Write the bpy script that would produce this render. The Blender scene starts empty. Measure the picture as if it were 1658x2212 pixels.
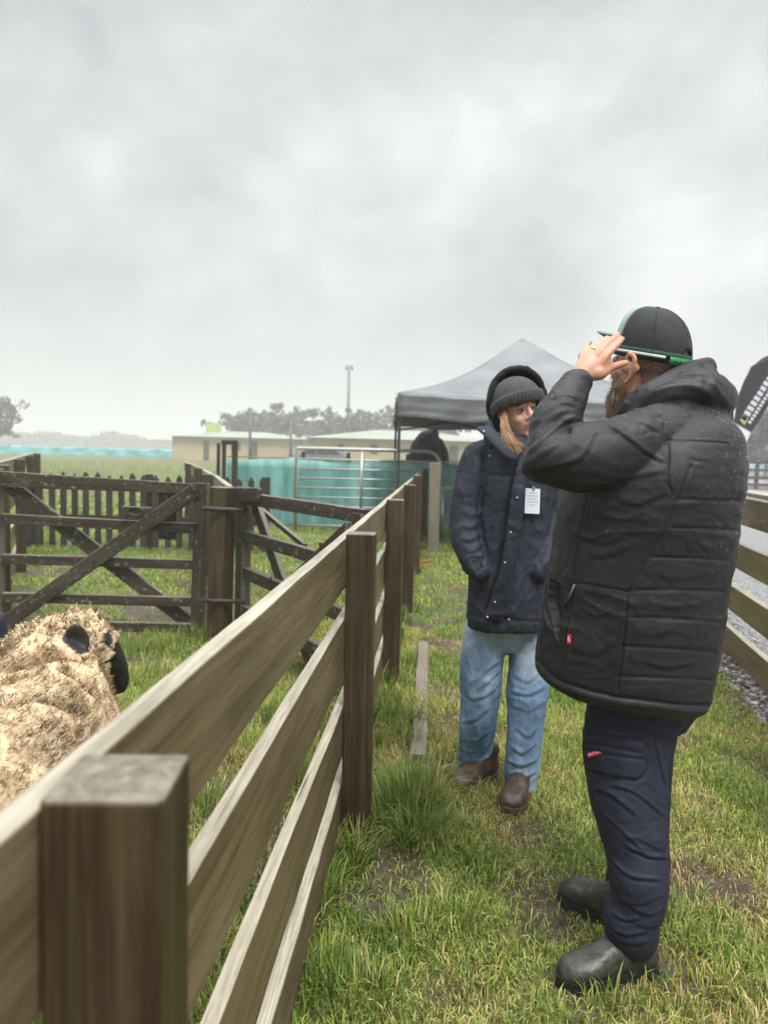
import bpy, bmesh, math, random
import numpy as np
from mathutils import Vector, Matrix, noise as mnoise
from mathutils.bvhtree import BVHTree
random.seed(7); rng = np.random.default_rng(7)
scene = bpy.context.scene
C = scene.collection
R = math.radians

# ------------------------------------------------------------------ camera
CAMZ = 1.38
PITCH, ROLL = 4.5, 1.45
cam_d = bpy.data.cameras.new('camera'); cam = bpy.data.objects.new('camera', cam_d); C.objects.link(cam)
ROT = Matrix.Rotation(R(90 - PITCH), 3, 'X') @ Matrix.Rotation(R(ROLL), 3, 'Z')
cam.matrix_world = Matrix.Translation((0, 0, CAMZ)) @ ROT.to_4x4()
cam_d.sensor_fit = 'VERTICAL'; cam_d.sensor_height = 36; cam_d.sensor_width = 27
cam_d.lens = 36 * 1661 / 2211
cam_d.clip_start = 0.02; cam_d.clip_end = 3000
cam_d.dof.use_dof = True; cam_d.dof.focus_distance = 2.3; cam_d.dof.aperture_fstop = 3.8
scene.camera = cam

# ------------------------------------------------------------------ world and sun (overcast)
SUN_EL, SUN_AZ = 58, 150          # azimuth measured from +Y towards +X
w = bpy.data.worlds.new('World'); scene.world = w; w.use_nodes = True
nt = w.node_tree; N = nt.nodes; L = nt.links
for n in list(N): N.remove(n)
def wn(t, **k):
    n = N.new(t)
    for a, b in k.items(): setattr(n, a, b)
    return n
out = wn('ShaderNodeOutputWorld'); bg = wn('ShaderNodeBackground'); bg.inputs['Strength'].default_value = 0.1
sky = wn('ShaderNodeTexSky', sky_type='NISHITA', sun_disc=False)
sky.sun_elevation = R(SUN_EL); sky.sun_rotation = R(SUN_AZ); sky.air_density = 1.0; sky.dust_density = 3.0
tc = wn('ShaderNodeTexCoord')
sep = wn('ShaderNodeSeparateXYZ'); L.new(tc.outputs['Generated'], sep.inputs[0])
def wmath(op, a, b=None, clamp=False):
    n = wn('ShaderNodeMath', operation=op, use_clamp=clamp)
    for i, v in enumerate((a, b)):
        if v is None: continue
        if isinstance(v, (int, float)): n.inputs[i].default_value = v
        else: L.new(v, n.inputs[i])
    return n.outputs[0]
def wnoise(scale, detail, rough, loc, sc=(1, 1, 1), dist=0.0):
    m = wn('ShaderNodeMapping'); m.inputs['Location'].default_value = loc; m.inputs['Scale'].default_value = sc
    L.new(tc.outputs['Generated'], m.inputs[0])
    t = wn('ShaderNodeTexNoise'); t.inputs['Scale'].default_value = scale; t.inputs['Detail'].default_value = detail
    t.inputs['Roughness'].default_value = rough; t.inputs['Distortion'].default_value = dist
    L.new(m.outputs[0], t.inputs['Vector']); return t.outputs['Fac']
n1 = wnoise(2.9, 7, 0.52, (1.35, 2.2, 0.9), (1, 1, 1.2), 0.2)
n2 = wnoise(6.5, 7, 0.55, (0.2, 5.0, 2.2), (1, 1, 1.35), 0.25)
nsum = wmath('ADD', wmath('MULTIPLY', n1, 0.62), wmath('MULTIPLY', n2, 0.38))
# lift and calm the cloud base near the horizon
hz = wn('ShaderNodeMapRange', interpolation_type='SMOOTHSTEP'); hz.inputs[1].default_value = 0.0; hz.inputs[2].default_value = 0.22
L.new(sep.outputs[2], hz.inputs[0])
nn = wmath('ADD', wmath('MULTIPLY', wmath('SUBTRACT', nsum, 0.5), wmath('ADD', wmath('MULTIPLY', hz.outputs[0], 0.85), 0.15)), 0.5)
cr = wn('ShaderNodeValToRGB'); e = cr.color_ramp.elements
e[0].position = 0.34; e[0].color = (0.42, 0.455, 0.465, 1)
e[1].position = 0.67; e[1].color = (0.93, 0.94, 0.94, 1)
k = e.new(0.45); k.color = (0.565, 0.595, 0.60, 1)
k = e.new(0.52); k.color = (0.66, 0.68, 0.68, 1)
k = e.new(0.58); k.color = (0.76, 0.775, 0.772, 1)
L.new(nn, cr.inputs[0])
# an overcast sky is brightest overhead
zen = wn('ShaderNodeMapRange', interpolation_type='SMOOTHSTEP')
zen.inputs[1].default_value = 0.60; zen.inputs[2].default_value = 0.98; zen.inputs[3].default_value = 1.0; zen.inputs[4].default_value = 6.2
L.new(sep.outputs[2], zen.inputs[0])
mul = wn('ShaderNodeVectorMath', operation='SCALE'); L.new(cr.outputs[0], mul.inputs[0])
L.new(wmath('MULTIPLY', zen.outputs[0], 5.55), mul.inputs['Scale'])
mx = wn('ShaderNodeMix', data_type='RGBA'); mx.inputs[0].default_value = 0.95
L.new(sky.outputs[0], mx.inputs[6]); L.new(mul.outputs[0], mx.inputs[7])
L.new(mx.outputs[2], bg.inputs['Color']); L.new(bg.outputs[0], out.inputs['Surface'])

sd = bpy.data.lights.new('sun', 'SUN'); sd.energy = 1.5; sd.angle = R(14); sd.color = (1.0, 0.97, 0.92)
sun = bpy.data.objects.new('sun', sd); C.objects.link(sun)
sv = Vector((math.sin(R(SUN_AZ)) * math.cos(R(SUN_EL)), math.cos(R(SUN_AZ)) * math.cos(R(SUN_EL)), math.sin(R(SUN_EL))))
sun.rotation_euler = sv.to_track_quat('Z', 'Y').to_euler()

scene.view_settings.view_transform = 'Standard'; scene.view_settings.look = 'None'
scene.view_settings.exposure = 0.95; scene.view_settings.gamma = 1.0; scene.view_settings.use_curve_mapping = False
scene.cycles.use_denoising = True
try: scene.cycles.denoiser = 'OPENIMAGEDENOISE'
except Exception: pass
scene.cycles.max_bounces = 6; scene.cycles.diffuse_bounces = 3; scene.cycles.glossy_bounces = 3
scene.cycles.transmission_bounces = 4; scene.cycles.volume_bounces = 1; scene.cycles.transparent_max_bounces = 8

# ------------------------------------------------------------------ picture geometry (photo measured at 1658 x 2211)
F = 1661.0
def ray(px, py):
    return ROT @ Vector(((px - 829) / F, -(py - 1105.5) / F, -1.0))
def P(px, py, y):
    """The point of the place seen at (px, py) that stands y metres ahead of the camera."""
    d = ray(px, py); t = y / d.y
    return Vector((d.x * t, y, CAMZ + d.z * t))
def G(px, py, z=0.0):
    d = ray(px, py); t = (z - CAMZ) / d.z
    return Vector((d.x * t, d.y * t, z))
def proj(p):
    q = ROT.transposed() @ (Vector(p) - Vector((0, 0, CAMZ)))
    return 829 + F * q.x / -q.z, 1105.5 - F * q.y / -q.z

# ------------------------------------------------------------------ object helpers
WLOC = {}
def thing(name, label, cat, loc=(0, 0, 0), group=None):
    o = bpy.data.objects.new(name, None); C.objects.link(o); o.empty_display_size = 0.1
    o.location = loc; o['label'] = label; o['category'] = cat
    if group: o['group'] = group
    WLOC[o.name] = Vector(loc)
    return o
def tag(o, label, cat, group=None):
    o['label'] = label; o['category'] = cat
    if group: o['group'] = group
    return o
def structure(o): o['kind'] = 'structure'; return o
def stuff(o): o['kind'] = 'stuff'; return o
def link(name, me, m, parent=None, loc=None):
    """Mesh given in place coordinates; becomes a part of parent (or stands alone with its origin at loc)."""
    o = bpy.data.objects.new(name, me); C.objects.link(o)
    base = WLOC[parent.name] if parent is not None else Vector(loc or (0, 0, 0))
    if base.length > 0:
        me.transform(Matrix.Translation(-base))
    if parent is not None: o.parent = parent
    else: o.location = base
    WLOC[o.name] = base
    if m is not None and len(me.materials) == 0: me.materials.append(m)
    return o
def smooth(me, on=True):
    me.polygons.foreach_set('use_smooth', np.full(len(me.polygons), on)); me.update()
def np_mesh(name, verts, faces):
    me = bpy.data.meshes.new(name); me.from_pydata([tuple(v) for v in verts], [], [tuple(f) for f in faces]); me.update(); return me
def fast_mesh(name, V, loops, starts, totals):
    me = bpy.data.meshes.new(name)
    me.vertices.add(len(V)); me.vertices.foreach_set('co', np.asarray(V, np.float32).ravel())
    me.loops.add(len(loops)); me.loops.foreach_set('vertex_index', np.asarray(loops, np.int32))
    me.polygons.add(len(starts)); me.polygons.foreach_set('loop_start', np.asarray(starts, np.int32))
    me.polygons.foreach_set('loop_total', np.asarray(totals, np.int32))
    me.update(calc_edges=True); me.validate(); return me
def set_attr(me, name, arr, typ='FLOAT_COLOR'):
    a = me.attributes.new(name, typ, 'POINT')
    key = {'FLOAT_COLOR': 'color', 'FLOAT_VECTOR': 'vector', 'FLOAT': 'value'}[typ]
    a.data.foreach_set(key, np.asarray(arr, np.float32).ravel())
def co_of(me):
    a = np.empty(len(me.vertices) * 3, np.float32); me.vertices.foreach_get('co', a); return a.reshape(-1, 3).astype(np.float64)
def no_of(me):
    a = np.empty(len(me.vertices) * 3, np.float32); me.vertex_normals.foreach_get('vector', a); return a.reshape(-1, 3).astype(np.float64)
def set_co(me, V): me.vertices.foreach_set('co', np.asarray(V, np.float32).ravel()); me.update()

# ------------------------------------------------------------------ cheap vector noise (numpy)
_perm = np.random.default_rng(3).random(4096)
def _h(ix, iy, iz):
    return _perm[(ix * 1619 + iy * 31337 + iz * 6971) & 4095]
def vnoise(p, s=1.0):
    p = np.asarray(p, np.float64) * s
    if p.shape[1] == 2: p = np.concatenate([p, np.zeros((len(p), 1))], 1)
    i = np.floor(p).astype(np.int64); f = p - i; u = f * f * (3 - 2 * f)
    r = 0
    for dx in (0, 1):
        for dy in (0, 1):
            for dz in (0, 1):
                wgt = (u[:, 0] if dx else 1 - u[:, 0]) * (u[:, 1] if dy else 1 - u[:, 1]) * (u[:, 2] if dz else 1 - u[:, 2])
                r = r + wgt * _h(i[:, 0] + dx, i[:, 1] + dy, i[:, 2] + dz)
    return r * 2 - 1
def fnoise(p, s=1.0, o=3):
    r = 0; a = 1.0; t = 0
    for k in range(o):
        r = r + a * vnoise(np.asarray(p) + 17.3 * k, s * 2 ** k); t += a; a *= 0.5
    return r / t

# ------------------------------------------------------------------ materials
class MB:
    def __init__(s, name):
        s.m = bpy.data.materials.new(name); s.m.use_nodes = True; s.t = s.m.node_tree; s.n = s.t.nodes; s.l = s.t.links
        s.b = s.n['Principled BSDF']
    def new(s, t, **k):
        n = s.n.new(t)
        for a, b in k.items(): setattr(n, a, b)
        return n
    def put(s, sock, v):
        if hasattr(v, 'is_output') or isinstance(v, bpy.types.NodeSocket): s.l.new(v, sock)
        elif isinstance(v, (tuple, list)) and len(v) == 3 and sock.type == 'RGBA': sock.default_value = (*v, 1)
        else: sock.default_value = v
    def attr(s, name, which='Vector'):
        n = s.new('ShaderNodeAttribute', attribute_name=name); return n.outputs[which]
    def obj(s): return s.new('ShaderNodeTexCoord').outputs['Object']
    def map(s, vec, scale=(1, 1, 1), loc=(0, 0, 0), rot=(0, 0, 0)):
        n = s.new('ShaderNodeMapping'); s.put(n.inputs[0], vec); n.inputs['Scale'].default_value = scale
        n.inputs['Location'].default_value = loc; n.inputs['Rotation'].default_value = rot; return n.outputs[0]
    def noise(s, vec, scale, detail=3, rough=0.5, dist=0.0, which='Fac'):
        n = s.new('ShaderNodeTexNoise'); s.put(n.inputs['Vector'], vec); n.inputs['Scale'].default_value = scale
        n.inputs['Detail'].default_value = detail; n.inputs['Roughness'].default_value = rough; n.inputs['Distortion'].default_value = dist
        return n.outputs[which]
    def wave(s, vec, scale, dist=2, detail=2, direction='X', prof='SIN'):
        n = s.new('ShaderNodeTexWave', bands_direction=direction, wave_profile=prof); s.put(n.inputs['Vector'], vec)
        n.inputs['Scale'].default_value = scale; n.inputs['Distortion'].default_value = dist; n.inputs['Detail'].default_value = detail
        return n.outputs['Fac']
    def voro(s, vec, scale, which='Distance', feature='F1'):
        n = s.new('ShaderNodeTexVoronoi', feature=feature); s.put(n.inputs['Vector'], vec); n.inputs['Scale'].default_value = scale
        return n.outputs[which]
    def ramp(s, fac, stops):
        n = s.new('ShaderNodeValToRGB'); s.put(n.inputs[0], fac); e = n.color_ramp.elements
        while len(e) < len(stops): e.new(0.5)
        for k, (p, c) in enumerate(sorted(stops, key=lambda q: q[0])):
            e[k].position = p; e[k].color = (*c, 1) if not isinstance(c, (int, float)) else (c, c, c, 1)
        return n.outputs[0]
    def mix(s, f, a, b, blend='MIX'):
        n = s.new('ShaderNodeMix', data_type='RGBA', blend_type=blend); s.put(n.inputs[0], f); s.put(n.inputs[6], a); s.put(n.inputs[7], b)
        return n.outputs[2]
    def math(s, op, a, b=0.0, clamp=False):
        n = s.new('ShaderNodeMath', operation=op, use_clamp=clamp); s.put(n.inputs[0], a); s.put(n.inputs[1], b); return n.outputs[0]
    def bump(s, h, strength=0.3, dist=0.01):
        n = s.new('ShaderNodeBump'); s.put(n.inputs['Height'], h); n.inputs['Strength'].default_value = strength
        n.inputs['Distance'].default_value = dist; s.l.new(n.outputs[0], s.b.inputs['Normal']); return n
    def base(s, c, rough=0.6, **k):
        s.put(s.b.inputs['Base Color'], c); s.put(s.b.inputs['Roughness'], rough)
        for a, v in k.items(): s.put(s.b.inputs[a.replace('_', ' ')], v)
        return s
def plain(name, c, rough=0.6, var=0.15, scale=6.0, bump=0.0, bscale=60.0, **k):
    m = MB(name); o = m.obj()
    n = m.noise(o, scale, 4, 0.6)
    lo = tuple(x * (1 - var) for x in c); hi = tuple(min(1, x * (1 + var)) for x in c)
    m.base(m.ramp(n, [(0.3, lo), (0.7, hi)]), rough, **k)
    if bump: m.bump(m.noise(o, bscale, 3), bump, 0.004)
    return m.m
def wood(name, dark, mid, light, rough=0.5, lichen=0.0, green=0.0, bump=0.35, streak=1.0, top_light=0.0):
    """Weathered timber; 'gc' carries board coordinates (x along the grain)."""
    m = MB(name); g = m.attr('gc')
    fine = m.noise(m.map(g, (7, 170, 170)), 1.0, 4, 0.7)
    band = m.noise(m.map(g, (1.6, 42, 42)), 1.0, 4, 0.6, 0.9)
    blot = m.noise(m.map(g, (2.2, 6, 6), (4, 1, 2)), 1.0, 4, 0.6)
    f = m.math('ADD', m.math('MULTIPLY', fine, 0.35), m.math('ADD', m.math('MULTIPLY', band, 0.40 * streak), m.math('MULTIPLY', blot, 0.35)))
    f = m.math('DIVIDE', f, 0.70 + 0.40 * streak)
    c = m.ramp(f, [(0.34, dark), (0.50, mid), (0.66, light)])
    kn = m.voro(m.map(g, (1.1, 7, 7), (0.3, 0.7, 0.1)), 1.0)
    c = m.mix(m.ramp(kn, [(0.03, 0.75), (0.10, 0.0)]), c, tuple(x * 0.45 for x in dark))
    if green: c = m.mix(m.math('MULTIPLY', m.ramp(m.noise(m.map(g, (1.5, 9, 9), (7, 3, 1)), 1.0, 4, 0.6), [(0.48, 0.0), (0.66, 1.0)]), green), c, (0.10, 0.11, 0.05))
    if lichen:
        li = m.noise(m.map(g, (22, 30, 30)), 1.0, 3, 0.7)
        c = m.mix(m.math('MULTIPLY', m.ramp(li, [(0.60, 0.0), (0.68, 1.0)]), lichen), c, (0.30, 0.31, 0.26))
    if top_light:      # sky light on the top faces, painted into the timber colour
        c = m.mix(m.math('MULTIPLY', m.attr('edge', 'Fac'), top_light), c, m.ramp(f, [(0.38, (0.19, 0.165, 0.120)), (0.60, (0.52, 0.475, 0.385))]))
    m.base(c, m.ramp(blot, [(0.35, rough - 0.12), (0.65, rough + 0.12)]))
    m.b.inputs['Specular IOR Level'].default_value = .25
    cr_ = m.noise(m.map(g, (1.2, 75, 75), (2, 8, 5)), 1.0, 3, 0.5, 0.5)
    c = m.mix(m.ramp(cr_, [(0.26, 0.8), (0.31, 0.0)]), c, tuple(x * .35 for x in dark)); m.put(m.b.inputs['Base Color'], c)
    m.bump(m.math('ADD', m.math('MULTIPLY', fine, 0.5), m.math('ADD', m.math('MULTIPLY', band, 0.5), m.ramp(cr_, [(0.26, 0.0), (0.33, 1.0)]))), bump, 0.004)
    return m.m

# ------------------------------------------------------------------ shape helpers
def frame_of(d, up=Vector((0, 0, 1))):
    d = Vector(d).normalized(); s = d.cross(Vector(up))
    if s.length < 1e-4: s = d.cross(Vector((0, 1, 0)))
    s.normalize(); u = s.cross(d).normalized(); return d, s, u
_boff = [0]
def board_mesh(p0, p1, wd, ht, up=(0, 0, 1), bev=0.004, cuts=0, wob=0.0, taper=None, top_end=False):
    """A sawn board from p0 to p1; ht along up, wd across; carries grain coordinates."""
    p0, p1 = Vector(p0), Vector(p1); d, s, u = frame_of(p1 - p0, up); ln = (p1 - p0).length
    bm = bmesh.new(); bmesh.ops.create_cube(bm, size=1.0)
    for v in bm.verts: v.co = Vector((v.co.x * ln, v.co.y * wd, v.co.z * ht))
    if bev: bmesh.ops.bevel(bm, geom=bm.edges[:], offset=bev, segments=2, affect='EDGES', profile=0.6)
    if cuts:
        es = [e for e in bm.edges if abs((e.verts[0].co - e.verts[1].co).x) > ln * 0.8]
        bmesh.ops.subdivide_edges(bm, edges=es, cuts=cuts)
    me = bpy.data.meshes.new('board'); bm.to_mesh(me); bm.free()
    V = co_of(me); _boff[0] += 1; o = _boff[0] * np.array([3.7, 0.53, 0.29])
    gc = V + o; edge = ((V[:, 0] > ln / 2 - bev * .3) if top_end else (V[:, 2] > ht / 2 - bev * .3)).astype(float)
    if taper:
        t = (V[:, 0] / ln + 0.5)[:, None]; V[:, 1:] *= (1 + (taper - 1) * t)
    if wob:
        V[:, 1] += wob * fnoise(np.stack([V[:, 0], np.sign(V[:, 1]) * 3 + o[0], V[:, 2] * 3], 1), 3.0, 3)
        V[:, 2] += wob * fnoise(np.stack([V[:, 0] + 9, np.sign(V[:, 2]) * 3 + o[0], V[:, 1] * 3], 1), 3.0, 3)
    M = np.array([list(d), list(s), list(u)])
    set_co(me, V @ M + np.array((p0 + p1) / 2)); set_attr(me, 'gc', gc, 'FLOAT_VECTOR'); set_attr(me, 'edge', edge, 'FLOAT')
    return me
def board(name, p0, p1, wd, ht, m, parent=None, **k):
    return link(name, board_mesh(p0, p1, wd, ht, **k), m, parent)
def join_meshes(mes, name='joined'):
    bm = bmesh.new()
    for me in mes: bm.from_mesh(me)
    o = bpy.data.meshes.new(name); bm.to_mesh(o); bm.free()
    for me in mes: bpy.data.meshes.remove(me)
    return o
def pipe_mesh(pts, r, n=10, closed=False):
    pts = [Vector(p) for p in pts]; V = []; Fc = []
    m = len(pts); prev = None
    for i, p in enumerate(pts):
        if closed: t = pts[(i + 1) % m] - pts[i - 1]
        else: t = pts[min(i + 1, m - 1)] - pts[max(i - 1, 0)]
        t.normalize()
        if prev is None: s = t.orthogonal().normalized()
        else: s = (prev - t * prev.dot(t)).normalized()
        prev = s; u = t.cross(s)
        rr = r[i] if isinstance(r, (list, tuple)) else r
        for k in range(n):
            a = 2 * math.pi * k / n; V.append(p + s * math.cos(a) * rr + u * math.sin(a) * rr)
    for i in range(m if closed else m - 1):
        j = (i + 1) % m
        for k in range(n): Fc.append((i * n + k, i * n + (k + 1) % n, j * n + (k + 1) % n, j * n + k))
    if not closed: Fc.append(tuple(range(n - 1, -1, -1))); Fc.append(tuple(range((m - 1) * n, m * n)))
    me = np_mesh('pipe', V, Fc); smooth(me); return me
def spline(pts, n=8):
    """Catmull-Rom through pts (any dimension)."""
    p = np.array([list(q) for q in pts], float)
    p = np.vstack([2 * p[0] - p[1], p, 2 * p[-1] - p[-2]]); o = []
    for i in range(1, len(p) - 2):
        for t in np.linspace(0, 1, n, endpoint=False):
            a, b, c, d = p[i - 1], p[i], p[i + 1], p[i + 2]
            o.append(0.5 * (2 * b + (c - a) * t + (2 * a - 5 * b + 4 * c - d) * t * t + (3 * b - a - 3 * c + d) * t ** 3))
    o.append(p[-2]); return np.array(o)
def loft(sections, n=32, close=True, sub=0, power=2.0):
    """sections: (centre, axis_a, axis_b) with semi-axis vectors; closed tube with rounded caps."""
    S = np.array([[*c, *a, *b] for c, a, b in sections], float)
    if sub: S = spline(S, sub)
    ang = np.linspace(0, 2 * np.pi, n, endpoint=False)
    ca, sa = np.cos(ang), np.sin(ang)
    if power != 2.0:
        ca = np.sign(ca) * np.abs(ca) ** (2 / power); sa = np.sign(sa) * np.abs(sa) ** (2 / power)
    V = []
    for s in S: V.append(s[None, :3] + ca[:, None] * s[None, 3:6] + sa[:, None] * s[None, 6:9])
    V = np.concatenate(V); m = len(S); Fc = []
    for i in range(m - 1):
        for k in range(n): Fc.append((i * n + k, i * n + (k + 1) % n, (i + 1) * n + (k + 1) % n, (i + 1) * n + k))
    if close:
        Fc.append(tuple(range(n - 1, -1, -1))); Fc.append(tuple(range((m - 1) * n, m * n)))
    return np_mesh('loft', V, Fc)
def limb(pts, n=24, sub=4, cap=True):
    """pts: (centre, radius_side, radius_other[, side vector]); sections perpendicular to the path."""
    cs = [Vector(p[0]) for p in pts]; sec = []
    for i, p in enumerate(pts):
        t = (cs[min(i + 1, len(cs) - 1)] - cs[max(i - 1, 0)]).normalized()
        sv_ = Vector(p[3]) if len(p) > 3 else Vector((1, 0, 0))
        s = (sv_ - t * sv_.dot(t))
        if s.length < 0.05: s = t.orthogonal()
        s.normalize(); u = t.cross(s)
        sec.append((cs[i], s * p[1], u * p[2]))
    if cap:
        def endcap(a, b, sgn):
            c, x, y = a; d = (Vector(a[0]) - Vector(b[0])).normalized(); r = min(Vector(x).length, Vector(y).length)
            return [(c + d * r * 0.45, x * 0.78, y * 0.78), (c + d * r * 0.68, x * 0.3, y * 0.3)]
        e0 = endcap(sec[0], sec[1], 1)[::-1]; e1 = endcap(sec[-1], sec[-2], 1)
        core = np.array([[*c, *a, *b] for c, a, b in sec]); core = spline(core, sub) if sub else core
        allS = [(Vector(c), Vector(a), Vector(b)) for c, a, b in e0] + [(Vector(s[:3]), Vector(s[3:6]), Vector(s[6:9])) for s in core] + [(Vector(c), Vector(a), Vector(b)) for c, a, b in e1]
        return loft(allS, n)
    return loft(sec, n, sub=sub)
def ball(c, ax, n=2):
    """Ellipsoid; ax is a 3x3 of semi-axis vectors or a triple of radii."""
    bm = bmesh.new(); bmesh.ops.create_icosphere(bm, subdivisions=n, radius=1.0)
    if isinstance(ax[0], (int, float)): ax = [Vector((ax[0], 0, 0)), Vector((0, ax[1], 0)), Vector((0, 0, ax[2]))]
    for v in bm.verts:
        q = v.co.copy(); v.co = Vector(c) + ax[0] * q.x + ax[1] * q.y + ax[2] * q.z
    me = bpy.data.meshes.new('ball'); bm.to_mesh(me); bm.free(); return me
def fuse(mes, voxel=0.006, it=6, fac=0.5, name='fused'):
    """Union of closed shapes as one smooth continuous surface."""
    me = join_meshes(mes, name)
    o = bpy.data.objects.new('tmp', me); C.objects.link(o)
    md = o.modifiers.new('r', 'REMESH'); md.mode = 'VOXEL'; md.voxel_size = voxel; md.use_smooth_shade = True
    if it:
        s = o.modifiers.new('s', 'SMOOTH'); s.factor = fac; s.iterations = it
    dg = bpy.context.evaluated_depsgraph_get(); dg.update()
    r = bpy.data.meshes.new_from_object(o.evaluated_get(dg)); r.name = name
    bpy.data.objects.remove(o); bpy.data.meshes.remove(me)
    r.materials.clear(); smooth(r); return r
def seg_dist(V, pl):
    """Distance of vertices to a polyline, and the parameter 0..1 along it."""
    pl = np.asarray(pl, float); best = np.full(len(V), 1e9); par = np.zeros(len(V)); n = len(pl) - 1
    lo = pl.min(0) - 0.06; hi = pl.max(0) + 0.06
    idx = np.where(((V > lo) & (V < hi)).all(1))[0]
    if len(idx) == 0: return best, par
    Q = V[idx]; b = best[idx]; pr = par[idx]
    for i in range(n):
        a, c = pl[i], pl[i + 1]; d = c - a; L2 = max(d @ d, 1e-12)
        t = np.clip(((Q - a) @ d) / L2, 0, 1); dd = np.linalg.norm(Q - a - t[:, None] * d, axis=1)
        k = dd < b; b[k] = dd[k]; pr[k] = (i + t[k]) / n
    best[idx] = b; par[idx] = pr; return best, par
class Sculpt:
    def __init__(s, me): s.me = me; s.V = co_of(me); s.N = no_of(me); s.D = np.zeros(len(s.V)); s.bvh = None
    def hit(s, px, py):
        if s.bvh is None: s.bvh = BVHTree.FromPolygons([tuple(v) for v in s.V], [tuple(p.vertices) for p in s.me.polygons])
        h = s.bvh.ray_cast(Vector((0, 0, CAMZ)), ray(px, py).normalized()); return h[0], h[1]
    def trace(s, pp, n=8):
        o = []
        for q in spline(pp, n):
            h = s.hit(q[0], q[1])[0]
            if h is not None: o.append(h)
        return o
    def line(s, pts, amp, wid, fade=True):
        if len(pts) < 2: return
        d, t = seg_dist(s.V, [list(p) for p in pts])
        f = np.exp(-(d / wid) ** 2) * amp
        if fade: f = f * np.clip(np.minimum(t, 1 - t) * 6, 0.0, 1)
        s.D += f
    def photo(s, pp, amp, wid, fade=True): s.line(s.trace(pp), amp, wid, fade)
    def ridge(s, amp, scale, stretch=(1, 1, 1), mask=None, pw=3.0):
        p = s.V * np.array(stretch); n_ = fnoise(p + .25 * np.stack([fnoise(p, scale * .5, 2), fnoise(p + 5, scale * .5, 2), fnoise(p + 9, scale * .5, 2)], 1), scale, 2)
        f = amp * (1 - np.clip(np.abs(n_) * 2.2, 0, 1)) ** pw; s.D += f if mask is None else f * mask
    def crease(s, pp, amp, wid):
        """A ridge with a valley under it."""
        amp *= random.uniform(.35, .75); wid *= random.uniform(.75, 1.3); s.photo(pp, amp, wid); s.photo([(x, y + random.uniform(6, 11)) for x, y in pp], -amp * 0.8, wid * random.uniform(.6, 1.1))
    def noise(s, amp, scale, stretch=(1, 1, 1), o=3, mask=None):
        f = amp * fnoise(s.V * np.array(stretch), scale, o); s.D += f if mask is None else f * mask
    def done(s):
        set_co(s.me, s.V + s.N * s.D[:, None]); return s.me
# ================================================================== MATERIALS OF THE PLACE
M = {}
M['rail'] = wood('pine_rail', (0.048, 0.031, 0.015), (0.145, 0.103, 0.055), (0.235, 0.178, 0.105), 0.42, green=0.2, top_light=.85)
M['post'] = wood('pine_post', (0.015, 0.009, 0.004), (0.046, 0.029, 0.015), (0.105, 0.070, 0.040), 0.45, green=0.25, bump=0.45, streak=1.6, top_light=.38)
M['bark_rail'] = wood('slab_rail', (0.045, 0.030, 0.014), (0.115, 0.085, 0.045), (0.24, 0.19, 0.12), 0.6, bump=0.9, top_light=.9)
M['gate_wood'] = wood('old_gate_wood', (0.016, 0.011, 0.007), (0.043, 0.032, 0.022), (0.092, 0.071, 0.051), 0.5, lichen=0.65, bump=0.6, top_light=.3)
M['pale_rail'] = wood('pale_rail', (0.10, 0.088, 0.062), (0.19, 0.17, 0.125), (0.29, 0.265, 0.21), 0.45, green=0.3, top_light=.9)
M['picket'] = wood('picket_wood', (0.020, 0.016, 0.011), (0.042, 0.034, 0.026), (0.07, 0.058, 0.045), 0.55, lichen=0.2)
M['plank'] = wood('bleached_plank', (0.12, 0.095, 0.07), (0.21, 0.175, 0.14), (0.31, 0.27, 0.225), 0.6, bump=0.8)
M['iron'] = plain('rusty_iron', (0.035, 0.025, 0.020), 0.6, 0.5, 30, 0.3)
M['steel'] = plain('galvanised_steel', (0.46, 0.47, 0.48), 0.38, 0.12, 20, metallic=0.75) if False else MB('galvanised_steel').base((0.46, 0.47, 0.48), 0.38, Metallic=0.7).m

# ================================================================== GROUND
def smooth01(a, b, x):
    t = np.clip((x - a) / (b - a), 0, 1); return t * t * (3 - 2 * t)
FENCE_DIR = Vector((0.0735, 1, 0)).normalized()
def fence_x(y): return -0.267 + 0.0735 * y            # centre line of the near fence's posts
def lane_x(y): return 2.43 + 0.19 * (y - 4.86)         # the fence at the right
MUDSPOTS = []
for px, py, r, a in [(1180, 1965, .17, .9), (1110, 1985, .12, .6), (1120, 1790, .14, .75), (700, 1880, .10, .7), (830, 1835, .07, .7), (760, 2040, .10, .5), (860, 1990, .10, .45),
                     (1500, 1715, .10, .7), (1560, 1850, .10, .5), (1445, 2110, .09, .8), (1290, 2140, .16, .6), (950, 2150, .10, .6), (1470, 1790, .08, .5), (985, 1900, .1, .5), (1600, 2010, .08, .5), (1250, 1790, .08, .4), (430, 1980, .10, .4), (560, 1700, .12, .4)]:
    g = G(px, py); MUDSPOTS.append((g.x, g.y, r, a))
def mud_at(x, y):
    p = np.stack([x, y], 1)
    n = fnoise(p, 2.1, 4); f = smooth01(0.12, 0.36, n + 0.16 * fnoise(p, 9.0, 2)) * 0.72
    wob = 1 + 0.5 * fnoise(p, 7.0, 3)
    for mx_, my_, r, a in MUDSPOTS:
        d = np.hypot(x - mx_, (y - my_)) / r
        f = np.maximum(f, a * np.exp(-(d * wob) ** 2 * 0.9))
    # worn strip of bark and stones along the lane fence
    e = x - lane_x(y)
    f = np.maximum(f, smooth01(-0.42, -0.12, e + 0.10 * fnoise(p, 3.0, 3)) * (x > 0.5))
    return np.clip(f, 0, 1)
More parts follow.
